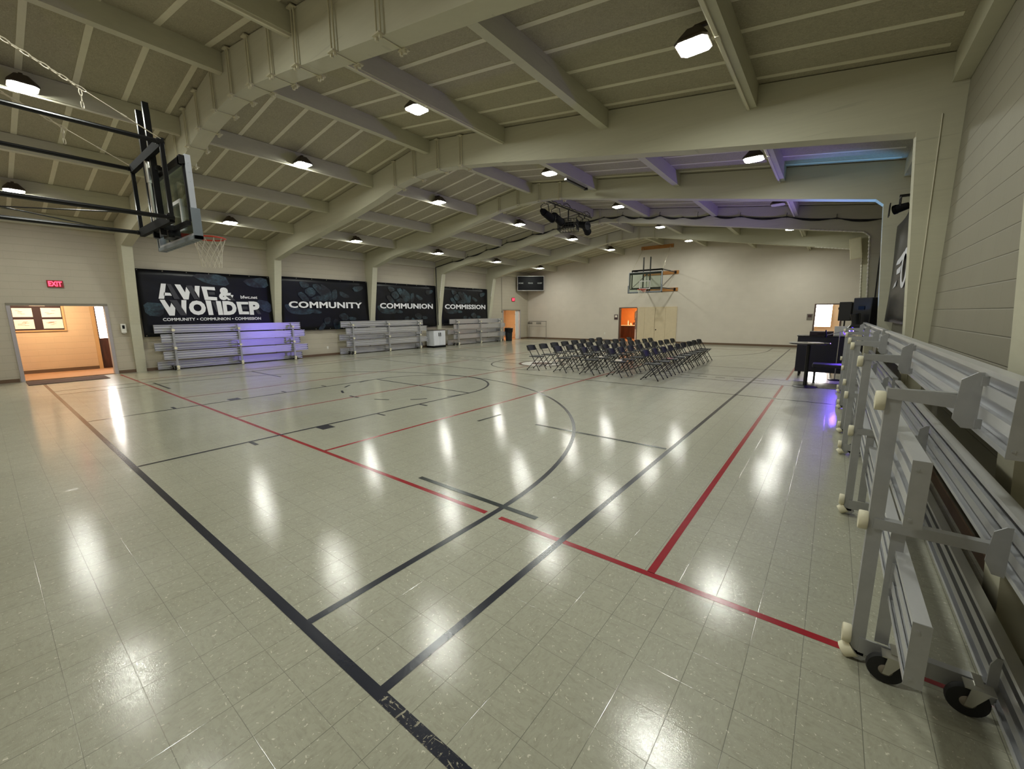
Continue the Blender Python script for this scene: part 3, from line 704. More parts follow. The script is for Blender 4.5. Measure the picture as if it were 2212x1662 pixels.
# ------------------------------------------------------------------ banners
def P(x): return lambda u, v, d: (x+d, u, v)            # lettering that faces +x: u runs along +y
BX = -9.70
def banner(name, y0, y1, zt, zb, lab):
    r = empty(name, (0,0,0), 0, lab, 'banner', 'printed banners on the side wall')
    ny, nz = 26, 12; vs = []; fs = []
    for i in range(nz+1):
        for j in range(ny+1):
            u, v = j/ny, i/nz
            vs.append((BX-.012+.010*math.sin(u*9+v*4)*math.sin(v*PI)-.01, y0+(y1-y0)*u, zb+(zt-zb)*v))
    for i in range(nz):
        for j in range(ny): a = i*(ny+1)+j; fs.append((a, a+1, a+ny+2, a+ny+1))
    m = MB().add(vs, fs); o = m.build('vinyl_sheet', M['banner'], r, smooth=True)
    sd = o.modifiers.new('thick', 'SOLIDIFY'); sd.thickness = .004
    e = MB()
    for j in range(7):
        y = y0+.06+(y1-y0-.12)*j/6
        for z in (zt-.04, zb+.04): e.lathe([(.016,0),(.012,.003),(.008,.0)], (BX-.002, y, z), 'x', 10)
    e.build('grommet_rivet', M['chrome'], r)
    return r
def soft(pts, n=1):
    """round the corners of an outline"""
    for _ in range(n):
        q = []
        for a, b in zip(pts, pts[1:]+pts[:1]):
            q += [(a[0]*.78+b[0]*.22, a[1]*.78+b[1]*.22), (a[0]*.22+b[0]*.78, a[1]*.22+b[1]*.78)]
        pts = q
    return pts
def hands(r, y0, y1, s=1):
    """print: sleeves and hands reaching in from above and below"""
    b = MB(); L = y1-y0
    for pts in ([(310,270),(375,250),(450,355),(375,365)], [(380,240),(470,185),(525,260),(455,320)], [(340,130),(440,150),(455,190),(370,215)], [(455,322),(560,280),(640,350),(590,352),(480,347)], [(470,165),(560,150),(660,330),(620,345),(540,260)],
                [(565,150),(620,170),(690,230),(690,350),(655,340)], [(694,230),(755,200),(760,310),(694,360)], [(790,220),(920,290),(850,320),(780,270)], [(960,362),(1045,335),(1045,350),(970,370)], [(170,400),(240,395),(350,450),(460,440),(460,505),(330,515),(220,495)],
                [(460,445),(560,470),(560,500),(462,500)], [(575,560),(660,540),(650,620),(590,635)], [(500,700),(565,600),(600,638),(560,700)], [(680,600),(720,555),(790,640),(760,690),(700,700)], [(740,530),(820,490),(875,530),(870,585),(800,590)], [(880,540),(975,555),(970,590),(885,590)], [(940,170),(1080,150),(1090,190),(980,240)]):
        d = random.uniform(.0002, .0008)
        b.add([(BX+d, y0+L*(x-145)/1000, 3.36-2.2*(y-100)/600) for x, y in soft(pts)], [tuple(range(len(pts)*2))])
    b.build('printed_pattern', M['print'], r, recalc=False)
b1 = banner('wall_banner', 2.44, 6.49, 3.35, 1.14, 'black banner lettered AWE & WONDER, behind the bleacher by the double doorway'); 
hb = MB()
for pts in ([(.35,.97),(.62,.99),(.66,.80),(.48,.82)], [(.02,.52),(.16,.50),(.14,.30),(.03,.32)], [(.75,.92),(.97,.99),(.99,.80),(.82,.80)], [(.86,.60),(.99,.55),(.99,.35),(.9,.4)]):
    hb.add([(BX-.0005, 2.44+4.05*u, 1.14+2.2*v) for u, v in soft(pts)], [tuple(range(8))])
hb.build('printed_pattern', M['print'], b1, recalc=False)
wh, dk = MB(), MB()
def yy(x): return 2.96+(330+x/5.068-343.6)*.01411
def zz1(y): return 2.90-(y-75)/165*.50
def zz2(y): return 2.36-(y-252)/156*.51
def glyph(mb, pts, row, d=.003):
    f = zz1 if row == 1 else zz2
    mb.prism([(yy(x), f(y)) for x, y in pts], BX+.002, BX+.002+d, 'x')
for pts in ([(65,240),(108,75),(155,75),(118,240)], [(124,172),(185,175),(197,205),(118,205)], [(238,78),(295,78),(333,165),(360,243),(310,243)], [(333,165),(352,100),(382,160),(360,243)], [(443,85),(494,85),(470,238),(432,160)],
            [(510,90),(562,90),(578,245),(530,245)], [(562,90),(655,92),(658,130),(566,125)], [(572,205),(668,210),(668,248),(576,245)], [(822,175),(862,180),(846,215)]): glyph(wh, pts, 1)
for pts in ([(160,75),(202,78),(272,240),(215,240)], [(352,85),(412,85),(480,240),(420,240)], [(580,150),(648,150),(650,183),(585,183)], [(770,190),(820,185),(880,245),(832,245)]): glyph(dk, pts, 1)
for pts in ([(72,250),(120,250),(160,330),(197,412),(145,412)], [(160,330),(185,268),(215,325),(197,412)], [(285,250),(335,250),(315,400),(274,330)], [(535,250),(595,252),(605,408),(553,408)], [(650,252),(705,255),(717,408),(662,408)],
            [(885,258),(937,258),(953,402),(905,402)], [(937,258),(1030,258),(1030,287),(941,288)], [(946,368),(1028,370),(1028,402),(950,402)]): glyph(wh, pts, 2)
for pts in ([(165,252),(240,252),(322,410),(255,410)], [(604,262),(645,262),(655,372),(640,372)], [(950,312),(1015,312),(1018,345),(954,345)], [(1105,350),(1150,350),(1185,402),(1140,402)]): glyph(dk, pts, 2)
PB = P(BX+.002)
for ch, xa, xb, row in (('&', 693, 850, 1), ('O', 352, 530, 2), ('D', 722, 880, 2), ('P', 1037, 1170, 2)):
    put_text(wh, ch, yy(xa), zz1(243) if row == 1 else zz2(408), yy(xb)-yy(xa), .46 if row == 1 else .51, PB, bold=.06, depth=.0025)
put_text(wh, 'bfwc.net', 5.40, 2.46, .58, .12, PB, bold=.02, depth=.003)
put_text(wh, 'COMMUNITY \u2022 COMMUNION \u2022 COMMISSION', 2.98, 1.655, 3.05, .105, PB, bold=.022, depth=.003)
wh.build('white_lettering', M['letter'], b1, recalc=False); dk.build('charcoal_lettering', M['shade'], b1, recalc=False)
for body, ya, yb, za, zb, ta, tb, lab in (('COMMUNITY', 6.84, 10.90, 3.39, 1.18, 7.15, 10.55, 'black banner lettered COMMUNITY with faint teal hands'), ('COMMUNION', 11.24, 15.28, 3.40, 1.14, 11.54, 15.0, 'black banner lettered COMMUNION with faint teal hands'),
                                   ('COMMISSION', 15.66, 19.70, 3.40, 1.17, 15.92, 19.47, 'black banner lettered COMMISSION with faint teal hands')):
    bn = banner('wall_banner', ya, yb, za, zb, lab); hands(bn, ya, yb)
    t = MB(); put_text(t, body, ta, 2.125, tb-ta, .275, PB, bold=.035, depth=.003, spacing=1.05); t.build('white_lettering', M['letter'], bn, recalc=False)
# dark script banner on the speaker wall
rb = empty('wall_banner', (0,0,0), 0, 'dark banner with pale script strokes behind the loudspeakers', 'banner')
vs, fs = [], []
for i in range(13):
    for j in range(21):
        u, v = j/20, i/12; vs.append((9.115+.012*math.sin(u*12+v*5), 6.83+3.98*u, 1.56+1.9*v))
for i in range(12):
    for j in range(20): a = i*21+j; fs.append((a, a+1, a+22, a+21))
o = MB().add(vs, fs).build('vinyl_sheet', M['banner'], rb, smooth=True); sd = o.modifiers.new('thick', 'SOLIDIFY'); sd.thickness = .004
sc = MB()
for pts in ([(9.89,2.62),(9.75,2.69),(9.3,2.72),(8.88,2.77),(8.83,2.66),(9.31,2.60)], [(9.66,2.52),(9.03,2.55),(9.1,2.43),(9.6,2.43)], [(9.9,2.19),(9.71,2.27),(9.4,2.32),(9.5,2.22)], [(7.9,2.55),(7.3,2.62),(7.3,2.50),(7.9,2.44)], [(7.2,2.75),(7.0,2.75),(6.95,2.2),(7.15,2.2)]):
    sc.prism(pts, 9.096, 9.100, 'x')
n = 24; vs = []
for k in range(n+1):
    t = 2*PI*k/n; c, s_ = math.cos(t), math.sin(t)
    for rr in (1, .58): vs.append((9.097, 8.58+.42*rr*c+.06*s_, 2.47+.33*(rr if rr == 1 else .72)*s_))
sc.add(vs, [(2*k, 2*k+1, 2*k+3, 2*k+2) for k in range(n)])
sc.build('script_lettering', M['script'], rb, recalc=False)
# ------------------------------------------------------------------ small wall things
def exit_sign(y, z, lab, flag=False):
    r = empty('exit_sign', (XL, y, z), 0, lab, 'exit sign')
    if not flag:
        MB().box(.002, .05, -.165, .165, -.10, .10).build('sign_housing', M['exitface'], r, bevel=.006)
        t = MB(); put_text(t, 'EXIT', -.135, -.07, .27, .14, lambda u, v, d: (.0505+d, u, v), bold=.03); t.build('glowing_lettering', M['exitred'], r, recalc=False)
    else:
        MB().box(.002, .05, -.17, .17, -.13, .13).build('sign_housing', M['exitface'], r, bevel=.006)
        t = MB(); put_text(t, 'EXIT', -.135, -.08, .27, .16, lambda u, v, d: (.0505+d, u, v), bold=.03); t.build('glowing_lettering', M['exitred'], r, recalc=False)
exit_sign(.66, 2.77, 'glowing red EXIT sign above the wide lit doorway'); exit_sign(22.6, 2.81, 'glowing red EXIT sign near the corner scoreboard', True)
r = empty('soap_dispenser', (XL, 1.97, 1.44), 0, 'white sanitizer dispenser on the block wall beside the wide doorway', 'dispenser')
MB().box(.002, .10, -.065, .065, -.145, .145).build('body', M['plastic'], r, bevel=.015); MB().box(.10, .103, -.03, .03, -.01, .10).build('window', M['blackgloss'], r); MB().box(.03, .08, -.03, .03, -.165, -.146).build('nozzle', M['plastic'], r)
for loc, rz, lab in (((XL, 8.74, .36), 0, 'white outlet plate on the wall between two bleachers'), ((-3.63, YF, .5), -PI/2, 'white outlet plate on the gable end wall')):
    r = empty('outlet', loc, rz, lab, 'outlet', 'wall outlets'); MB().box(.001, .008, -.036, .036, -.06, .06).build('cover_plate', M['plastic'], r)
    b = MB()
    for z in (-.025, .025):
        for y in (-.008, .008): b.box(.008, .0085, y-.002, y+.002, z-.008, z+.008)
    b.build('socket_slot', M['blackmatte'], r)
for x, z, h, lab in ((-2.86, 1.55, .32, 'small dark plaque beside the kitchen doorway'), (7.30, 1.52, .30, 'small grey plaque beside the bright doorway')):
    r = empty('room_sign', (x, YF, z), 0, lab, 'sign'); MB().box(-.12, .12, -.02, -.002, -h/2, h/2).build('plate', M['signdark'] if x < 0 else M['sign'], r)
    MB().box(-.075, .075, -.022, -.0201, -.02, h/2-.04).build('inset', M['paper'] if x < 0 else M['signdark'], r)
# surface conduits
b = MB(); b.tube([(XL+.016, 21.33, 4.36), (XL+.016, 21.33, 2.0)], .012, 8).box(XL+.001, XL+.04, 21.30, 21.36, 1.9, 2.02)
tag(b.build('wall_conduit', M['doorhead']), 'thin painted conduit dropping to a switch by the corner doorway', 'conduit')
b = MB(); b.tube([(9.06, 6.519, 4.1), (9.10, 6.519, .7)], .005, 8)
tag(b.build('wall_conduit', M['conduit']), 'cream conduit running down the arch leg by the close bleacher', 'conduit')
# ------------------------------------------------------------------ doorways: frames
def frame_x(name, x0, x1, y0, y1, zt, w, head, lab):
    r = empty(name, (0,0,0), 0, lab, 'door frame', kind='structure')
    for ya, yb in ((y0-w, y0+.0), (y1, y1+w)): MB().box(x0, x1, ya+.001, yb+.03 if ya < y0 else yb, 0, zt).build('jamb', M['jamb'], r) if ya < y0 else MB().box(x0, x1, y1-.03, y1+w, 0, zt).build('jamb', M['jamb'], r)
    MB().box(x0, x1, y0-w, y1+w, zt, zt+head).build('header', M['doorhead'], r)
    return r
frame_x('door_1', XL-.21, XL+.03, D1[0], D1[1], 2.14, .05, .07, 'grey lilac steel frame of the wide lit doorway')
frame_x('door_2', XL-.21, XL+.02, D2[0], D2[1], 2.06, .04, .05, 'taupe steel frame of the corner doorway')
def frame_y(name, y0, y1, x0, x1, zt, w, lab, mat):
    r = empty(name, (0,0,0), 0, lab, 'door frame', kind='structure')
    MB().box(x0-w, x0+.02, y0, y1, 0, zt).build('jamb', mat, r); MB().box(x1-.02, x1+w, y0, y1, 0, zt).build('jamb', mat, r); MB().box(x0-w, x1+w, y0, y1, zt, zt+w).build('header', mat, r)
    return r
brownf = simple('brown_door_frame', (92, 72, 62), .5)
frame_y('door_3', YF-.02, YF+.2, FD1[0], -1.47, 2.10, .05, 'brown steel frame of the kitchen doorway', brownf)
frame_y('door_4', YF-.02, YF+.2, FD2[0], FD2[1], 2.10, .05, 'brown steel frame of the bright doorway', brownf)
# tan folding partition doors on the end wall
r = empty('door_5', (0,0,0), 0, 'wide tan double doors under the small hoop', 'door', kind='structure')
for k, (xa, xb) in enumerate(((-1.44, -.99), (-.99, -.355), (-.345, .28), (.28, .88))):
    MB().box(xa+.003, xb-.003, YF-.045, YF-.003, .01, 2.10).build('door_leaf', M['tan'], r, bevel=.003)
MB().lathe([(.035,0),(.03,-.02),(.018,-.05),(0,-.055)], (-.27, YF-.045, .78), 'y', 12).build('door_knob', M['blackmatte'], r)
MB().box(-1.47, .93, YF-.05, YF, 2.10, 2.15).box(.88, .93, YF-.05, YF, 0, 2.10).build('door_trim', M['tan'], r)
# ------------------------------------------------------------------ hall beyond the wide doorway
HX = -12.30
o = MB().box(HX-.2, XL-.2, -4.5, 5.0, -.1, 0).box(XL-.2, XL, D1[0], D1[1], -.1, .0).build('floor_hall', M['carpet']); tag(o, 'tan carpet of the lit hall beyond the wide doorway', 'floor', kind='structure')
o = MB().box(HX-.2, HX, -4.5, 1.60, 0, 2.8).box(HX-.2, HX, 1.60, 5.0, 2.2, 2.8).box(HX-.2, HX, 2.75, 5.0, 0, 2.2).build('wall_hall', M['hallx']); tag(o, 'warm tan block wall of the hall with a framed notice board', 'wall', kind='structure')
o = MB().box(HX-.2, XL-.2, 5.0, 5.2, 0, 2.8).box(HX-.2, XL-.2, -4.7, -4.5, 0, 2.8).build('wall_hall_end', M['hally']); tag(o, 'tan block end walls closing the lit hall', 'wall', kind='structure')
o = MB().box(HX-.2, XL-.2, -4.7, 5.2, 2.8, 2.9).build('ceiling_hall', M['white']); tag(o, 'white ceiling of the lit hall', 'ceiling', kind='structure')
o = MB().box(HX, HX+.015, -4.5, 1.58, 0, .11).build('baseboard_hall', M['base']); tag(o, 'dark baseboard of the lit hall', 'baseboard', kind='structure')
r = empty('door_6', (0,0,0), 0, 'glazed outside door at the back of the lit hall', 'door', kind='structure')
MB().box(HX-.02, HX+.03, 1.58, 1.68, 0, 2.2).box(HX-.02, HX+.03, 2.70, 2.78, 0, 2.2).box(HX-.02, HX+.03, 1.68, 2.70, 2.17, 2.25).build('door_casing', M['oak'], r)
MB().box(HX-.10, HX-.05, 1.68, 2.70, 0, 1.07).box(HX-.10, HX-.05, 1.68, 1.72, 1.07, 2.17).box(HX-.10, HX-.05, 2.62, 2.70, 1.07, 2.17).build('door_leaf', M['darkwood'], r)
MB().box(HX-.085, HX-.065, 1.72, 2.62, 1.07, 2.17).build('window_pane', M['daylight'], r)
b = MB()
for z in (1.35, 1.62, 1.9): b.box(HX-.064, HX-.045, 1.72, 2.62, z-.01, z+.01)
for y_ in (2.0, 2.3): b.box(HX-.064, HX-.045, y_-.01, y_+.01, 1.07, 2.17)
b.build('glazing_bar', M['darkwood'], r)
r = empty('notice_board', (HX, 0, 0), 0, 'dark framed notice board with four white posters in the lit hall', 'notice board')
MB().box(.001, .02, -.55, .90, 1.40, 2.22).build('backing', M['cork'], r)
MB().box(.02, .035, -.60, .95, 1.36, 1.40).box(.02, .035, .90, .95, 1.40, 2.24).box(.02, .035, -.60, -.55, 1.40, 2.24).box(.02, .035, -.60, .95, 2.22, 2.26).build('wooden_frame', M['oak'], r)
for i, (ya, yb, za, zb) in enumerate(((-.17, .25, 1.83, 2.11), (.44, .88, 1.82, 2.12), (-.17, .25, 1.45, 1.75), (.44, .89, 1.45, 1.75))):
    p = empty('poster', (HX+.021, (ya+yb)/2, za), 0, ['white poster in the upper row by the door jamb', 'white poster in the upper row of the notice board by the oak frame', 'white poster with a red drawing in the lower row', 'white poster with two line drawings in the lower row'][i], 'poster', 'posters on the hall notice board')
    w = (yb-ya)/2; MB().box(0, .002, -w, w, 0, zb-za).build('sheet', M['paper'], p)
    b = MB(); random.seed(i+3)
    for k in range(9 if i > 1 else 5):
        u = random.uniform(-.5*w, .3*w); z = random.uniform(.3, .8)*(zb-za); b.box(.002, .0025, u-.04, u+.05, z-.006, z+.006)
    b.build('printed_marking', M['printed'], p)
r = empty('ceiling_light', (-11.1, .3, 2.8), 0, 'warm fluorescent fixture on the hall ceiling', 'lamp')
MB().box(-.3, .3, -.6, .6, -.05, -.002).build('housing', M['white'], r); MB().box(-.26, .26, -.56, .56, -.06, -.051).build('diffuser', emit('warm_hall_diffuser', (255, 224, 184), 20), r)
r = empty('hanging_sign', (-11.3, .32, 2.14), 0, 'pale card hanging at the head of the lit hall doorway', 'sign'); MB().box(0, .006, -.16, .16, .02, .085).build('card', M['paper'], r)
b = MB()
for y_ in (-.12, .12): b.cyl((.003, y_, .085), (.003, y_, .655), .002, 5)
b.build('wire', M['chrome'], r)
o = MB().box(XL+.18, -8.62, -.28, 1.32, .003, .013).build('doormat', M['mat'], bevel=.004); tag(o, 'dark brown carpet mat on the court inside the wide doorway', 'mat')
# room beyond the corner doorway
o = MB().box(-12.6, XL-.2, 20.0, 25.2, -.1, 0).box(XL-.2, XL, D2[0], D2[1], -.1, 0).build('floor_corner_hall', M['carpet']); tag(o, 'brown carpet of the passage beyond the corner doorway', 'floor', kind='structure')
o = MB().box(-12.8, -12.6, 20.0, 25.2, 0, 2.6).build('wall_corner_hall', M['hallx']); tag(o, 'tan wall of the passage beyond the corner doorway', 'wall', kind='structure')
o = MB().box(-12.8, XL-.2, 19.8, 20.0, 0, 2.6).box(-12.8, XL-.2, 25.2, 25.4, 0, 2.6).build('wall_corner_hall_end', M['hally']); tag(o, 'tan end walls of the corner passage', 'wall', kind='structure')
o = MB().box(-12.8, XL-.2, 19.8, 25.4, 2.6, 2.7).build('ceiling_corner_hall', M['white']); tag(o, 'white ceiling of the corner passage', 'ceiling', kind='structure')
r = empty('door_7', (XL-.06, D2[1]-.08, 0), 0, 'white door leaf standing open at the corner doorway', 'door', kind='structure')
MB().box(-.04, .0, -.38, -.0, .02, 2.04).build('door_leaf', M['white'], r)
b = MB(); [b.box(-.045, -.04, -.40, -.36, z, z+.1) for z in (.25, 1.0, 1.75)]; b.build('hinge', M['steelgrey'], r)
r = empty('passage_board', (-12.6, 23.75, 0), 0, 'dark red framed board with white print seen through the corner doorway', 'notice board')
MB().box(.001, .03, -.55, .45, .55, 2.1).build('panel', M['picred'], r); MB().box(.03, .034, -.25, .25, 1.6, 2.05).build('purple_poster', M['purple'], r)
b = MB(); [b.box(.03, .034, -.28+.03*k, .22-.02*k, 1.35-.16*k, 1.43-.16*k) for k in range(5)]; b.build('white_print', M['paper'], r)
r = empty('ceiling_light', (-11.2, 22.6, 2.6), 0, 'warm fluorescent fixture in the corner passage ceiling', 'lamp')
MB().box(-.3, .3, -.6, .6, -.05, -.002).build('housing', M['white'], r); MB().box(-.26, .26, -.56, .56, -.06, -.051).build('diffuser', bpy.data.materials['warm_hall_diffuser'], r)
# kitchen beyond the end wall
o = MB().box(-4.5, .5, YF+.2, 28.2, -.1, 0).box(FD1[0], FD1[1], YF, YF+.2, -.1, 0).build('floor_kitchen', M['carpet']); tag(o, 'brown floor of the kitchen past the end wall', 'floor', kind='structure')
o = MB().box(-4.7, .7, 28.2, 28.4, 0, 2.6).build('wall_kitchen', M['orangewall']); tag(o, 'orange kitchen wall seen through the doorway', 'wall', kind='structure')
o = MB().box(-4.7, -4.5, YF+.2, 28.4, 0, 2.6).box(.5, .7, YF+.2, 28.4, 0, 2.6).build('wall_kitchen_side', M['orangewall']); tag(o, 'orange kitchen side walls', 'wall', kind='structure')
o = MB().box(-4.7, .7, YF+.2, 28.4, 2.6, 2.7).build('ceiling_kitchen', M['white']); tag(o, 'white kitchen ceiling', 'ceiling', kind='structure')
r = empty('kitchen_cabinet', (-3.0, 26.9, 0), 0, 'dark wood kitchen cabinet with a pale worktop behind the doorway', 'cabinet')
MB().box(-.8, .9, 0, .6, .08, .92).build('body', M['darkwood'], r)
for k in range(4): MB().box(-.78+.42*k, -.40+.42*k, -.02, -.001, .12, .88).build('door', M['darkwood'], r, bevel=.004)
MB().box(-.84, .94, -.04, .62, .921, .965).build('worktop', M['counter'], r)
for k, (x, lab, mt, h, rr) in enumerate(((-3.15, 'tall white bottle on the kitchen worktop', 'white', .34, .035), (-2.95, 'short white jar on the kitchen worktop', 'plastic', .16, .05), (-2.72, 'dark round pot on the kitchen worktop', 'darkwood', .2, .09), (-2.45, 'pale canister on the kitchen worktop', 'counter', .26, .06))):
    tag(MB().lathe([(rr*.9,0),(rr,.01),(rr,h*.7),(rr*.45,h*.82),(rr*.4,h),(0,h)], (0,0,0), 'z', 16).build(['bottle','jar','pot','canister'][k], M[mt], loc=(x, 27.15, .966), smooth=True), lab, 'container')
r = empty('refrigerator', (-1.72, 25.5, 0), 0, 'white refrigerator standing inside the kitchen doorway', 'refrigerator')
MB().box(-.30, .42, .06, .72, .02, 1.95).build('body', M['white'], r, bevel=.01); MB().box(-.30, .42, 0, .058, 1.12, 1.95).build('door', M['white'], r, bevel=.01); MB().box(-.30, .42, 0, .058, .05, 1.10).build('door', M['white'], r, bevel=.01); MB().box(-.27, -.24, -.04, -.001, .75, 1.06).box(-.27, -.24, -.04, -.001, 1.16, 1.5).build('handle', M['steelgrey'], r)
r = empty('wall_clock', (-2.95, 28.2, 1.55), 0, 'small framed picture on the orange kitchen wall', 'picture'); r.name = 'picture_frame'
MB().box(-.16, .16, -.03, -.002, -.25, .3).build('border', M['darkwood'], r); MB().box(-.12, .12, -.032, -.0301, -.21, .26).build('print_sheet', M['counter'], r)
r = empty('ceiling_light', (-2.2, 26.4, 2.6), 0, 'warm fixture on the kitchen ceiling', 'lamp')
MB().box(-.6, .6, -.3, .3, -.05, -.002).build('housing', M['white'], r); MB().box(-.56, .56, -.26, .26, -.06, -.051).build('diffuser', emit('orange_kitchen_diffuser', (255, 214, 160), 20), r)
# lobby beyond the bright doorway
o = MB().box(6.4, 9.6, YF+.2, 27.2, -.1, 0).box(FD2[0], FD2[1], YF, YF+.2, -.1, 0).build('floor_lobby', M['carpet']); tag(o, 'floor of the bright lobby past the end wall', 'floor', kind='structure')
o = MB().box(6.4, 9.6, 27.0, 27.2, 0, 2.6).build('wall_lobby', M['tan']); tag(o, 'pale tan lobby wall with the glaring window', 'wall', kind='structure')
o = MB().box(6.2, 6.4, YF+.2, 27.2, 0, 2.6).box(9.6, 9.8, YF+.2, 27.2, 0, 2.6).build('wall_lobby_side', M['tan']); tag(o, 'pale tan lobby side walls', 'wall', kind='structure')
o = MB().box(6.2, 9.8, YF+.2, 27.2, 2.6, 2.7).build('ceiling_lobby', M['white']); tag(o, 'white lobby ceiling', 'ceiling', kind='structure')
r = empty('window_1', (0,0,0), 0, 'glaring daylight window beyond the end wall doorway', 'window', kind='structure')
MB().box(7.20, 8.14, 26.97, 26.99, .98, 2.16).build('window_pane', M['daylight'], r)
MB().box(7.15, 7.20, 26.95, 27.0, .92, 2.22).box(8.14, 8.19, 26.95, 27.0, .92, 2.22).box(7.2, 8.14, 26.95, 27.0, .92, .98).box(7.2, 8.14, 26.95, 27.0, 2.16, 2.22).build('window_frame', M['oak'], r)
# ------------------------------------------------------------------ scoreboard, rack, bin, cabinet
A_, B_ = Vector((-9.66, 22.84, 0)), Vector((-8.26, 24.22, 0)); dv = B_-A_; ang = math.atan2(dv.y, dv.x); Lg = dv.length; mid = (A_+B_)/2
r = empty('wall_mounted_scoreboard', (mid.x, mid.y, 3.42), ang, 'black scoreboard with silver border set across the corner', 'scoreboard')
hL = Lg/2-.03
MB().prism([(-hL,0),(hL,0),(hL-.12,.10),(-hL+.12,.10)], 0, 1.02, 'z').build('case', M['blackmatte'], r)
MB().box(-hL+.03, hL-.03, -.006, -.001, .03, .99).build('face', M['screen'], r)
MB().box(-hL, hL, -.015, -.0005, 0, .035).box(-hL, hL, -.015, -.0005, .985, 1.02).box(-hL, -hL+.03, -.015, -.0005, .035, .985).box(hL-.03, hL, -.015, -.0005, .035, .985).build('border', M['silver'], r)
t = MB()
for w_, u in (('HOME', -.86), ('PERIOD', -.18), ('GUEST', .48)): put_text(t, w_, u, .48, .34, .095, lambda a, b, d: (a, -.0065-d, b), bold=.02)
t.build('lettering', M['dimtext'], r, recalc=False)
r = empty('garment_rack', (-8.72, 24.08, 0), 0, 'thin metal garment rack standing by the corner of the end wall', 'garment rack')
b = MB(); b.tube([(-.80,0,1.27), (.74,0,1.27)], .013, 8); b.build('top_rail', M['black'], r)
for x in (-.78, .72):
    b = MB(); b.tube([(x,0,.04), (x,0,1.27)], .013, 8); b.tube([(x,-.22,.03), (x,.22,.03)], .013, 8); [b.cyl((x, y_, 0), (x, y_, .03), .02, 8) for y_ in (-.21, .21)]; b.build('upright', M['steelgrey'], r)
b = MB(); b.tube([(-.78,0,.90), (.72,0,.90)], .009, 8); b.tube([(-.78,0,.12), (.72,0,.12)], .009, 8); b.build('cross_rail', M['steelgrey'], r)
def make_hanger():
    r = empty('coat_hanger'); 
    MB().tube([(0, .030*math.cos(t), 1.2575+.030*math.sin(t)) for t in [PI*k/7 for k in range(8)]]+[(0, -.028, 1.245), (0, -.01, 1.225), (0, 0, 1.215), (0, 0, 1.19)], .003, 5).build('hook', M['chrome'], r)
    MB().tube([(0, 0, 1.19), (0, .10, 1.16), (0, .21, 1.08)], .016, 6).tube([(0, 0, 1.19), (0, -.10, 1.16), (0, -.21, 1.08)], .016, 6).tube([(0, -.21, 1.08), (0, .21, 1.08)], .007, 6).build('shoulder', M['black'], r, smooth=True)
    return r
hg = make_hanger(); note_tree(hg); fst = True
for c, cl in ((-9.42, 'cluster by the corner'), (-8.66, 'cluster by the end wall')):
    for k in range(7):
        o = hg if fst else copy_tree(hg); fst = False
        o.location = (c+.06*k-.17, 24.08, 0); o.rotation_euler = (0, 0, .6)
        tag(o, 'black coat hanger on the garment rack, %s, %s along the rail' % (cl, NTH[k]), 'hanger', 'coat hangers on the garment rack')
r = empty('trash_bin', (-9.12, 21.17, 0), 0, 'large black trash bin with a drooping bag by the corner doorway', 'trash bin')
b = MB(); b.lathe([(.20,0),(.21,.02),(.25,.80),(.275,.82),(.275,.86),(.245,.86),(.235,.8),(.19,.05),(0,.05)], (0,0,0), 'z', 28); b.build('body', M['bin'], r, smooth=True)
vs = []; n = 40
for h in (.58, .70, .82, .875, .86):
    for k in range(n):
        a = 2*PI*k/n; rr = (.265+.02*math.sin(5*a)+.012*math.sin(11*a)) if h < .8 else (.285 if h != .86 else .25)
        vs.append((rr*math.cos(a), rr*math.sin(a), h + (.05*math.sin(3*a) if h == .58 else 0)))
b = MB(); b.add(vs, [(i*n+k, i*n+(k+1) % n, (i+1)*n+(k+1) % n, (i+1)*n+k) for i in range(4) for k in range(n)]); b.build('liner_bag', M['blackgloss'], r, smooth=True)
r = empty('storage_cabinet', (-9.22, 14.72, 0), 0, 'white plastic two door storage cabinet between two bleachers', 'cabinet')
MB().box(-.30, .28, -.43, .43, .10, .94).build('body', M['whitelaq'], r, bevel=.01)
for s in (-1, 1):
    d = MB().box(.281, .305, min(s*.006, s*.42), max(s*.006, s*.42), .13, .92).build('door', M['whitelaq'], r, bevel=.006)
    MB().box(.306, .33, s*.06-.022, s*.06+.022, .62, .82).build('handle', M['blackmatte'], d, bevel=.008)
MB().box(-.31, .31, -.45, .45, .941, .975).build('top', M['steelgrey'], r, bevel=.006); MB().box(-.31, .30, -.44, .44, 0, .10).build('base', M['blackmatte'], r)
# ------------------------------------------------------------------ stage gear by the speaker wall
r = empty('cocktail_table', (7.86, 11.04, 0), 0, 'tall round black pedestal table in front of the black console', 'table')
MB().lathe([(0,1.02),(.38,1.02),(.40,1.03),(.40,1.045),(.395,1.05),(0,1.05)], (0,0,0), 'z', 48).build('table_top', M['table'], r, smooth=True)
MB().lathe([(.045,.03),(.04,.06),(.04,.98),(.12,1.0),(.12,1.02)], (0,0,0), 'z', 20).build('column', M['blackgloss'], r, smooth=True)
MB().lathe([(0,0),(.25,0),(.25,.012),(.06,.04),(0,.04)], (0,0,0), 'z', 36).build('base', M['blackgloss'], r, smooth=True)
o = MB().box(-.11, .11, -.15, .15, 0, .012).build('notebook', M['paper'], loc=(7.98, 11.02, 1.051)); o.rotation_euler = (0,0,.4); tag(o, 'white papers lying on the tall round table', 'paper')
r = empty('console_desk', (8.12, 13.0, 0), 0, 'wide black console standing behind the round table', 'console')
MB().box(-.60, .62, 0, .03, .13, 1.10).build('front_panel', M['navy'], r); MB().box(-.60, -.57, .031, .60, .13, 1.10).build('side_panel', M['navy'], r); MB().box(.59, .62, .031, .60, .13, 1.10).build('side_panel', M['navy'], r); MB().box(-.62, .64, -.02, .62, 1.101, 1.125).build('desk_top', M['table'], r)
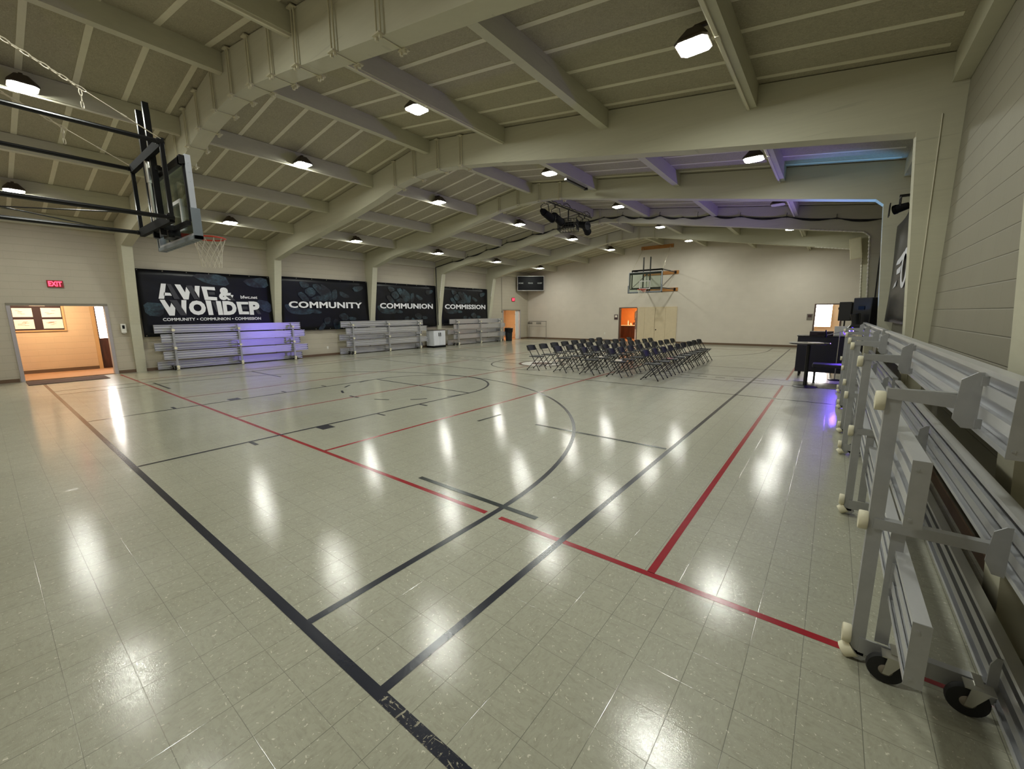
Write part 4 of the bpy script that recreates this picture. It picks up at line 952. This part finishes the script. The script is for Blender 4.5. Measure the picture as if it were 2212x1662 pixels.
for x in (-.5, .5):
    for y_ in (.08, .52): MB().cyl((x, y_, 0), (x, y_, .129), .025, 10).build('foot', M['rubber'], r)
r = empty('equipment_case', (8.03, 13.15, 1.126), 0, 'dark maroon equipment case sitting on the black console', 'case'); MB().box(-.26, .26, 0, .32, 0, .11).build('body', M['maroondark'], r, bevel=.008)
b = MB(); b.box(-.08, .08, -.02, -.001, .04, .055).build('handle', M['blackmatte'], r)
r = empty('keyboard_bench', (8.30, 12.0, 0), 0, 'low black padded bench in front of the black console', 'bench')
MB().box(-.36, .40, -.24, .24, .40, .48).build('cushion', simple('black_vinyl_cushion', (34, 34, 44), .35), r, bevel=.02)
for s in (-1, 1):
    MB().bar((s*.30, -.2, 0), (s*.30, -.2, .399), .04, .04).build('leg', M['black'], r); MB().bar((s*.30, .2, 0), (s*.30, .2, .399), .04, .04).build('leg', M['black'], r); MB().bar((s*.30, -.18, .2), (s*.30, .18, .2), .03, .03).build('stretcher', M['black'], r)
def speaker(loc, rz, lab, w=.38, d=.36, h=.66, z=1.41):
    s = empty('loudspeaker', (loc[0], loc[1], z), rz, lab, 'loudspeaker', 'black loudspeakers')
    MB().prism([(-w/2, 0), (w/2, 0), (w/2-.05, d), (-w/2+.05, d)], .002, h, 'z').build('cabinet', M['black'], s, bevel=.015)
    MB().box(-w/2+.02, w/2-.02, -.012, -.001, .03, h-.03).build('grille', M['blackmatte'], s)
    MB().box(-.06, .06, d, d+.02, h*.6, h*.72).build('handle', M['blackmatte'], s)
    t = empty('speaker_stand', (loc[0], loc[1], 0), rz, 'tripod stand under the ' + lab.split(',')[0], 'stand', 'loudspeaker stands')
    MB().cyl((0, d/2, .1), (0, d/2, z), .02, 10).build('pole', M['black'], t)
    for k in range(3):
        a = 2*PI*k/3+.5; MB().tube([(0, d/2, .62), (.30*math.cos(a), d/2+.30*math.sin(a), .012)], .011, 6).build('leg', M['black'], t)
    MB().cyl((0, d/2, .55), (0, d/2, .68), .034, 10).build('collar', M['black'], t)
speaker((8.92, 11.58), 2.6, 'large black loudspeaker on a stand, its flared back toward the arc line', .46, .36, .66)
speaker((8.66, 14.6), 1.4, 'smaller black loudspeaker on a stand, beyond the large one', .30, .30, .54, 1.50)
r = empty('microphone_stand', (8.42, 12.62, 0), 0, 'thin microphone stand with a pale boom behind the console corner', 'stand')
MB().cyl((0,0,.02), (0,0,1.25), .011, 8).build('pole', M['chrome'], r); MB().lathe([(0,0),(.14,0),(.14,.015),(.03,.03),(0,.03)], (0,0,0), 'z', 20).build('base', M['black'], r); MB().tube([(-.28,-.05,1.16), (0,0,1.25), (.22,.03,1.34)], .009, 8).build('boom', M['chrome'], r); MB().lathe([(.0,0),(.026,.01),(.03,.05),(.022,.08),(.014,.2)], (-.29,-.05,1.10), 'z', 12).build('microphone', M['blackmatte'], r)
r = empty('white_stool', (8.46, 13.86, 0), 0, 'pale bar stool with a low back behind the console', 'stool')
MB().lathe([(0,.74),(.19,.74),(.2,.77),(.19,.79),(0,.79)], (0,0,0), 'z', 24).build('seat', M['white'], r); MB().box(-.16, .16, .15, .18, .80, 1.36).build('backrest', M['white'], r, bevel=.02)
for k in range(4):
    a = PI/4+PI/2*k; MB().tube([(.12*math.cos(a), .12*math.sin(a), .74), (.2*math.cos(a), .2*math.sin(a), 0)], .012, 6).build('leg', M['chrome'], r)
# spotlight fixed to the speaker wall above the dark banner
r = empty('wall_spotlight', (9.08, 9.75, 3.66), 0, 'black stage spotlight clamped above the dark script banner', 'spotlight')
b = MB(); b.tube([(.06,0,0), (-.09,.06,-.03)], .1, 14, radii=[.06, .08]); b.tube([(-.09,.06,-.03), (-.13,.08,-.04)], .1, 14, radii=[.085, .085]); b.build('can', M['blackmatte'], r)
b = MB(); b.tube([(-.06,-.10,.0), (-.06,-.10,.16), (-.06,.12,.16), (-.06,.12,.0)], .01, 6); b.box(-.08, .165, -.03, .03, .16, .2); b.build('yoke', M['black'], r)
MB().box(-.20, -.185, -.02, .16, -.15, .08).build('barn_door', M['black'], r)
MB().tube([(.10,-.02,.16), (.14,-.06,-.05), (.10,.0,-.22)], .014, 6).build('lead', M['cable'], r)
# violet and azure LED uplights behind the bleachers, plus one added for the bench
def uplight(loc, aim, mat, col, power, ang, lab):
    d = (Vector(aim)-Vector(loc)).normalized(); r = empty('stage_uplight', loc, 0, lab, 'stage light', 'LED uplights behind the bleachers')
    r.rotation_mode = 'QUATERNION'; r.rotation_quaternion = d.to_track_quat('Z', 'Y')
    MB().tube([(0,0,-.16), (0,0,.08)], .09, 18, radii=[.07, .095], cap=False).add([(.07*math.cos(2*PI*k/18), .07*math.sin(2*PI*k/18), -.16) for k in range(18)], [tuple(range(18))]).build('can', M['black'], r)
    MB().add([(.085*math.cos(2*PI*k/18), .085*math.sin(2*PI*k/18), .03) for k in range(18)], [tuple(range(18))]).build('lens', mat, r, recalc=False)
    li = bpy.data.lights.new('uplight_beam', 'SPOT'); li.energy = power; li.color = col; li.spot_size = math.radians(ang); li.spot_blend = .6; li.shadow_soft_size = .06
    lo = bpy.data.objects.new('uplight_beam', li); COL.objects.link(lo); lo.parent = r; lo.location = (0,0,.10); lo.rotation_euler = (PI,0,0)
uplight((8.78, 12.75, 1.42), (2.0, 11.0, 6.0), M['bluelens'], (.26, .17, 1.0), 150, 120, 'violet LED uplight aimed across the ceiling')
uplight((8.64, 11.07, 1.64), (8.3, 11.08, 4.1), M['cyanlens'], (.10, .42, 1.0), 85, 42, 'azure LED uplight aimed at the third arch')
uplight((8.72, 12.35, 1.30), (-9.0, 6.5, .78), M['bluelens'], (.29, .17, 1.0), 190, 8.5, 'violet LED light aimed across at the far bleacher')
uplight((8.60, 13.06, 1.26), (8.2, 11.9, .4), M['bluelens'], (.18, .08, 1.0), 40, 80, 'added violet LED light aimed down at the low bench')  # extra light added on the console to tint the bench violet
# beige box on the fifth arch
r = empty('wall_speaker', (8.70, 19.70, 3.72), 0, 'beige speaker box tilted on the fifth arch knee', 'speaker'); r.rotation_euler = (.10, -.14, 0)
MB().box(-.17, .17, -.30, -.03, 0, .76).build('cabinet', M['beige'], r, bevel=.01); MB().box(-.14, .14, -.305, -.3005, .04, .72).build('grille', M['clampm'], r); MB().box(-.05, .05, -.03, .05, .3, .45).build('bracket', M['clampm'], r)
# ------------------------------------------------------------------ stage light bar with spots and caged projector
PY0, PY1, PXr, PZ = 11.28, 14.65, .25, 5.52
r = empty('lighting_bar', (0,0,0), 0, 'black pipe hanging under the ridge past the third arch', 'lighting bar')
MB().cyl((PXr, PY0, PZ), (PXr, PY1, PZ), .026, 12).build('pipe', M['black'], r)
for y_ in (11.4, 12.95, 14.5):
    MB().tube([(PXr, y_, PZ), (PXr, y_, PZ+.12), (PXr-.12, y_, PZ+.24), (PXr-.29, y_, PZ+.24)], .012, 6).build('hanger_bracket', M['black'], r)
b = MB(); pts = [(PXr+.03*math.sin(k*1.9), PY0+.1+(PY1-PY0-.2)*k/40, PZ+.045+.02*abs(math.sin(k*.7))) for k in range(41)]; b.tube(pts, .012, 6); b.build('cable_loom', M['cable'], r)
def make_spot():
    s = empty('stage_spot'); b = MB()
    b.tube([(0,0,-.30), (0,-.20,-.36), (0,-.34,-.40)], .1, 16, radii=[.085, .095, .10]); b.tube([(0,.02,-.29), (0,.10,-.265)], .07, 14, radii=[.085, .05]); b.build('can', M['blackmatte'], s, smooth=True)
    b = MB(); b.tube([(-.12,-.08,-.33), (-.12,-.02,-.12), (0,0,-.08), (.12,-.02,-.12), (.12,-.08,-.33)], .011, 6); b.cyl((0,0,-.09), (0,0,-.035), .014, 8); b.box(-.03,.03,-.03,.03,-.036,-.028); b.build('yoke', M['black'], s)
    b = MB(); b.lathe([(.115,0),(.115,-.02),(.10,-.02),(.10,0)], (0,-.345,-.40), 'y', 16); b.build('colour_holder', M['black'], s)
    return s
sp = make_spot(); note_tree(sp); fst = True
for y_, rz, lab in ((11.22, PI-.1, 'black stage spot hanging at the arch end of the pipe'), (11.92, PI+.05, 'black stage spot hanging second along the pipe'), (13.62, 1.3, 'black stage spot hanging past the caged projector'), (14.08, PI+.2, 'black stage spot hanging at the cable end of the pipe')):
    o = sp if fst else copy_tree(sp); fst = False; o.location = (PXr, y_, PZ-.002); o.rotation_euler = (0,0,rz); o.scale = (1.3,1.3,1.3); tag(o, lab, 'spotlight', 'stage spots on the pipe')
r = empty('caged_projector', (PXr, 12.84, 0), .35, 'projector in a black wire cage hanging below the pipe', 'projector')
MB().cyl((0,0,5.12), (0,0,PZ-.03), .022, 10).box(-.1, .1, -.1, .1, 5.10, 5.12).build('drop_pole', M['black'], r)
MB().box(-.22, .22, -.17, .17, 4.90, 5.05).build('projector_body', M['blackmatte'], r, bevel=.02)
b = MB(); w, l, z0, z1 = .34, .30, 4.78, 5.13
for s in (-1, 1):
    for z in (z0, z1, (z0+z1)/2): b.bar((-w, s*l, z), (w, s*l, z), .018, .018); b.bar((s*w, -l, z), (s*w, l, z), .018, .018)
    for k in range(8):
        x = -w+2*w*k/7; b.bar((x, s*l, z0), (x, s*l, z1), .012, .012); y_ = -l+2*l*k/7; b.bar((s*w, y_, z0), (s*w, y_, z1), .012, .012)
for k in range(7): x = -w+2*w*k/6; b.bar((x, -l, z0), (x, l, z0), .012, .012); b.bar((x, -l, z1), (x, l, z1), .012, .012)
b.build('cage_grille', M['guard'], r)
o = MB().box(2.2, 2.27, 9.25, 10.35, deck(2.27)-.405, deck(2.27)-.36).box(2.20, 2.29, 10.35, 10.42, deck(2.27)-.42, deck(2.27)-.355).build('power_strip', M['black']); tag(o, 'black power strip under the purlin near the third arch', 'power strip')
# cables along the fourth arch
r = empty('arch_cable', (0,0,0), 0, 'bundle of black cables sagging along the fourth arch on hooks', 'cable')
Yc = 15.33-.03
CP = [(-9.62,1.2),(-9.66,3.2),(-9.66,4.40),(-8.31,4.60),(-7.16,4.76),(-5.86,4.97),(-4.55,5.18),(-3.04,5.38),(-1.92,5.46),(-.9,5.60),(.49,5.62),(1.29,5.58),(2.01,5.40),(2.75,5.36),(3.57,5.18),(4.5,5.12),(5.45,4.94),(6.77,4.74),(8.04,4.52),(9.14,4.36),(9.14,3.0),(9.16,1.2)]
hooks = [(-8.31,4.60),(-7.16,4.76),(-5.86,4.97),(-4.55,5.18),(-3.04,5.38),(1.29,5.58),(2.75,5.36),(4.1,5.16),(5.45,4.94),(6.77,4.74),(8.04,4.52)]
for j in range(3):
    pts = []
    for (a, za), (c, zc) in zip(CP, CP[1:]):
        for k in range(6):
            t = k/6; sag = (.035+.035*j)*math.sin(PI*t) if -8.4 < a < 8.2 else 0
            pts.append((a+(c-a)*t, Yc-.012*j, za+(zc-za)*t-sag+.008*j))
    pts.append((CP[-1][0], Yc-.012*j, CP[-1][1]))
    MB().tube(pts, .011 if j else .014, 6).build('cable_run', M['cable'], r)
for x, z in hooks:
    MB().tube([(x, Yc+.025, z+.13), (x, Yc-.04, z+.12), (x, Yc-.045, z-.01), (x, Yc, z-.03)], .007, 5).build('hook', M['black'], r)
# ribbed white tubes edging arches four and five
for i, lab in ((3, 'ribbed white tube edging the fourth arch at its legs and knee'), (4, 'ribbed white tube edging the fifth arch at its legs and knee')):
    r = empty('ribbed_tube', (0,0,0), 0, lab, 'tube', 'ribbed tubes on the arch edges'); yb = AY[i]-.012
    def rib(path):
        b = MB(); pts = []; rad_ = []
        for p, q in zip(path, path[1:]):
            p, q = Vector(p), Vector(q); n = max(2, int((q-p).length/.022))
            for k in range(n): pts.append(p+(q-p)*k/n); rad_.append(.024 if len(pts) % 5 < 3 else .012)
        b.tube(pts, .02, 6, radii=rad_); return b
    rib([(7.4, yb, 4.28), (8.70, yb, 4.06), (8.85, yb, 3.93), (9.01, yb, 1.6)]).build('ribbed_run', M['bead'], r)
    rib([(-9.20, yb, 3.96), (-9.45, yb, 2.7)] if i == 3 else [(-9.20, yb, 4.0), (-9.42, yb, 2.9)]).build('ribbed_run', M['bead'], r)
# ------------------------------------------------------------------ world, camera, view
w = bpy.data.worlds.new('dim_surroundings'); SC.world = w; w.use_nodes = True
w.node_tree.nodes['Background'].inputs[0].default_value = (.05, .05, .05, 1); w.node_tree.nodes['Background'].inputs[1].default_value = .2
cam = bpy.data.cameras.new('camera'); co = bpy.data.objects.new('camera', cam); COL.objects.link(co); SC.camera = co
cam.sensor_fit = 'HORIZONTAL'; cam.sensor_width = 36; cam.lens = 887.96/2212*36; cam.clip_start = .03; cam.clip_end = 200
yaw, pit, rol = .6600, -.1686, -.0091
f = Vector((-math.sin(yaw)*math.cos(pit), math.cos(yaw)*math.cos(pit), math.sin(pit))); rt = Vector((math.cos(yaw), math.sin(yaw), 0)); up = rt.cross(f)
r2 = rt*math.cos(rol)+up*math.sin(rol); u2 = -rt*math.sin(rol)+up*math.cos(rol)
mw = Matrix((r2, u2, -f)).transposed().to_4x4(); mw.translation = Vector((8.2649, -.9288, 1.7674)); co.matrix_world = mw
SC.view_settings.view_transform = 'Standard'; SC.view_settings.look = 'None'; SC.view_settings.gamma = 1; SC.view_settings.use_curve_mapping = False
SC.view_settings.exposure = 1.40
cy = SC.cycles
cy.use_denoising = True; cy.max_bounces = 7; cy.diffuse_bounces = 4; cy.glossy_bounces = 3; cy.use_adaptive_sampling = True; cy.adaptive_threshold = .02; cy.transparent_max_bounces = 8; cy.sample_clamp_indirect = 6; cy.caustics_reflective = False; cy.caustics_refractive = False; cy.use_light_tree = True
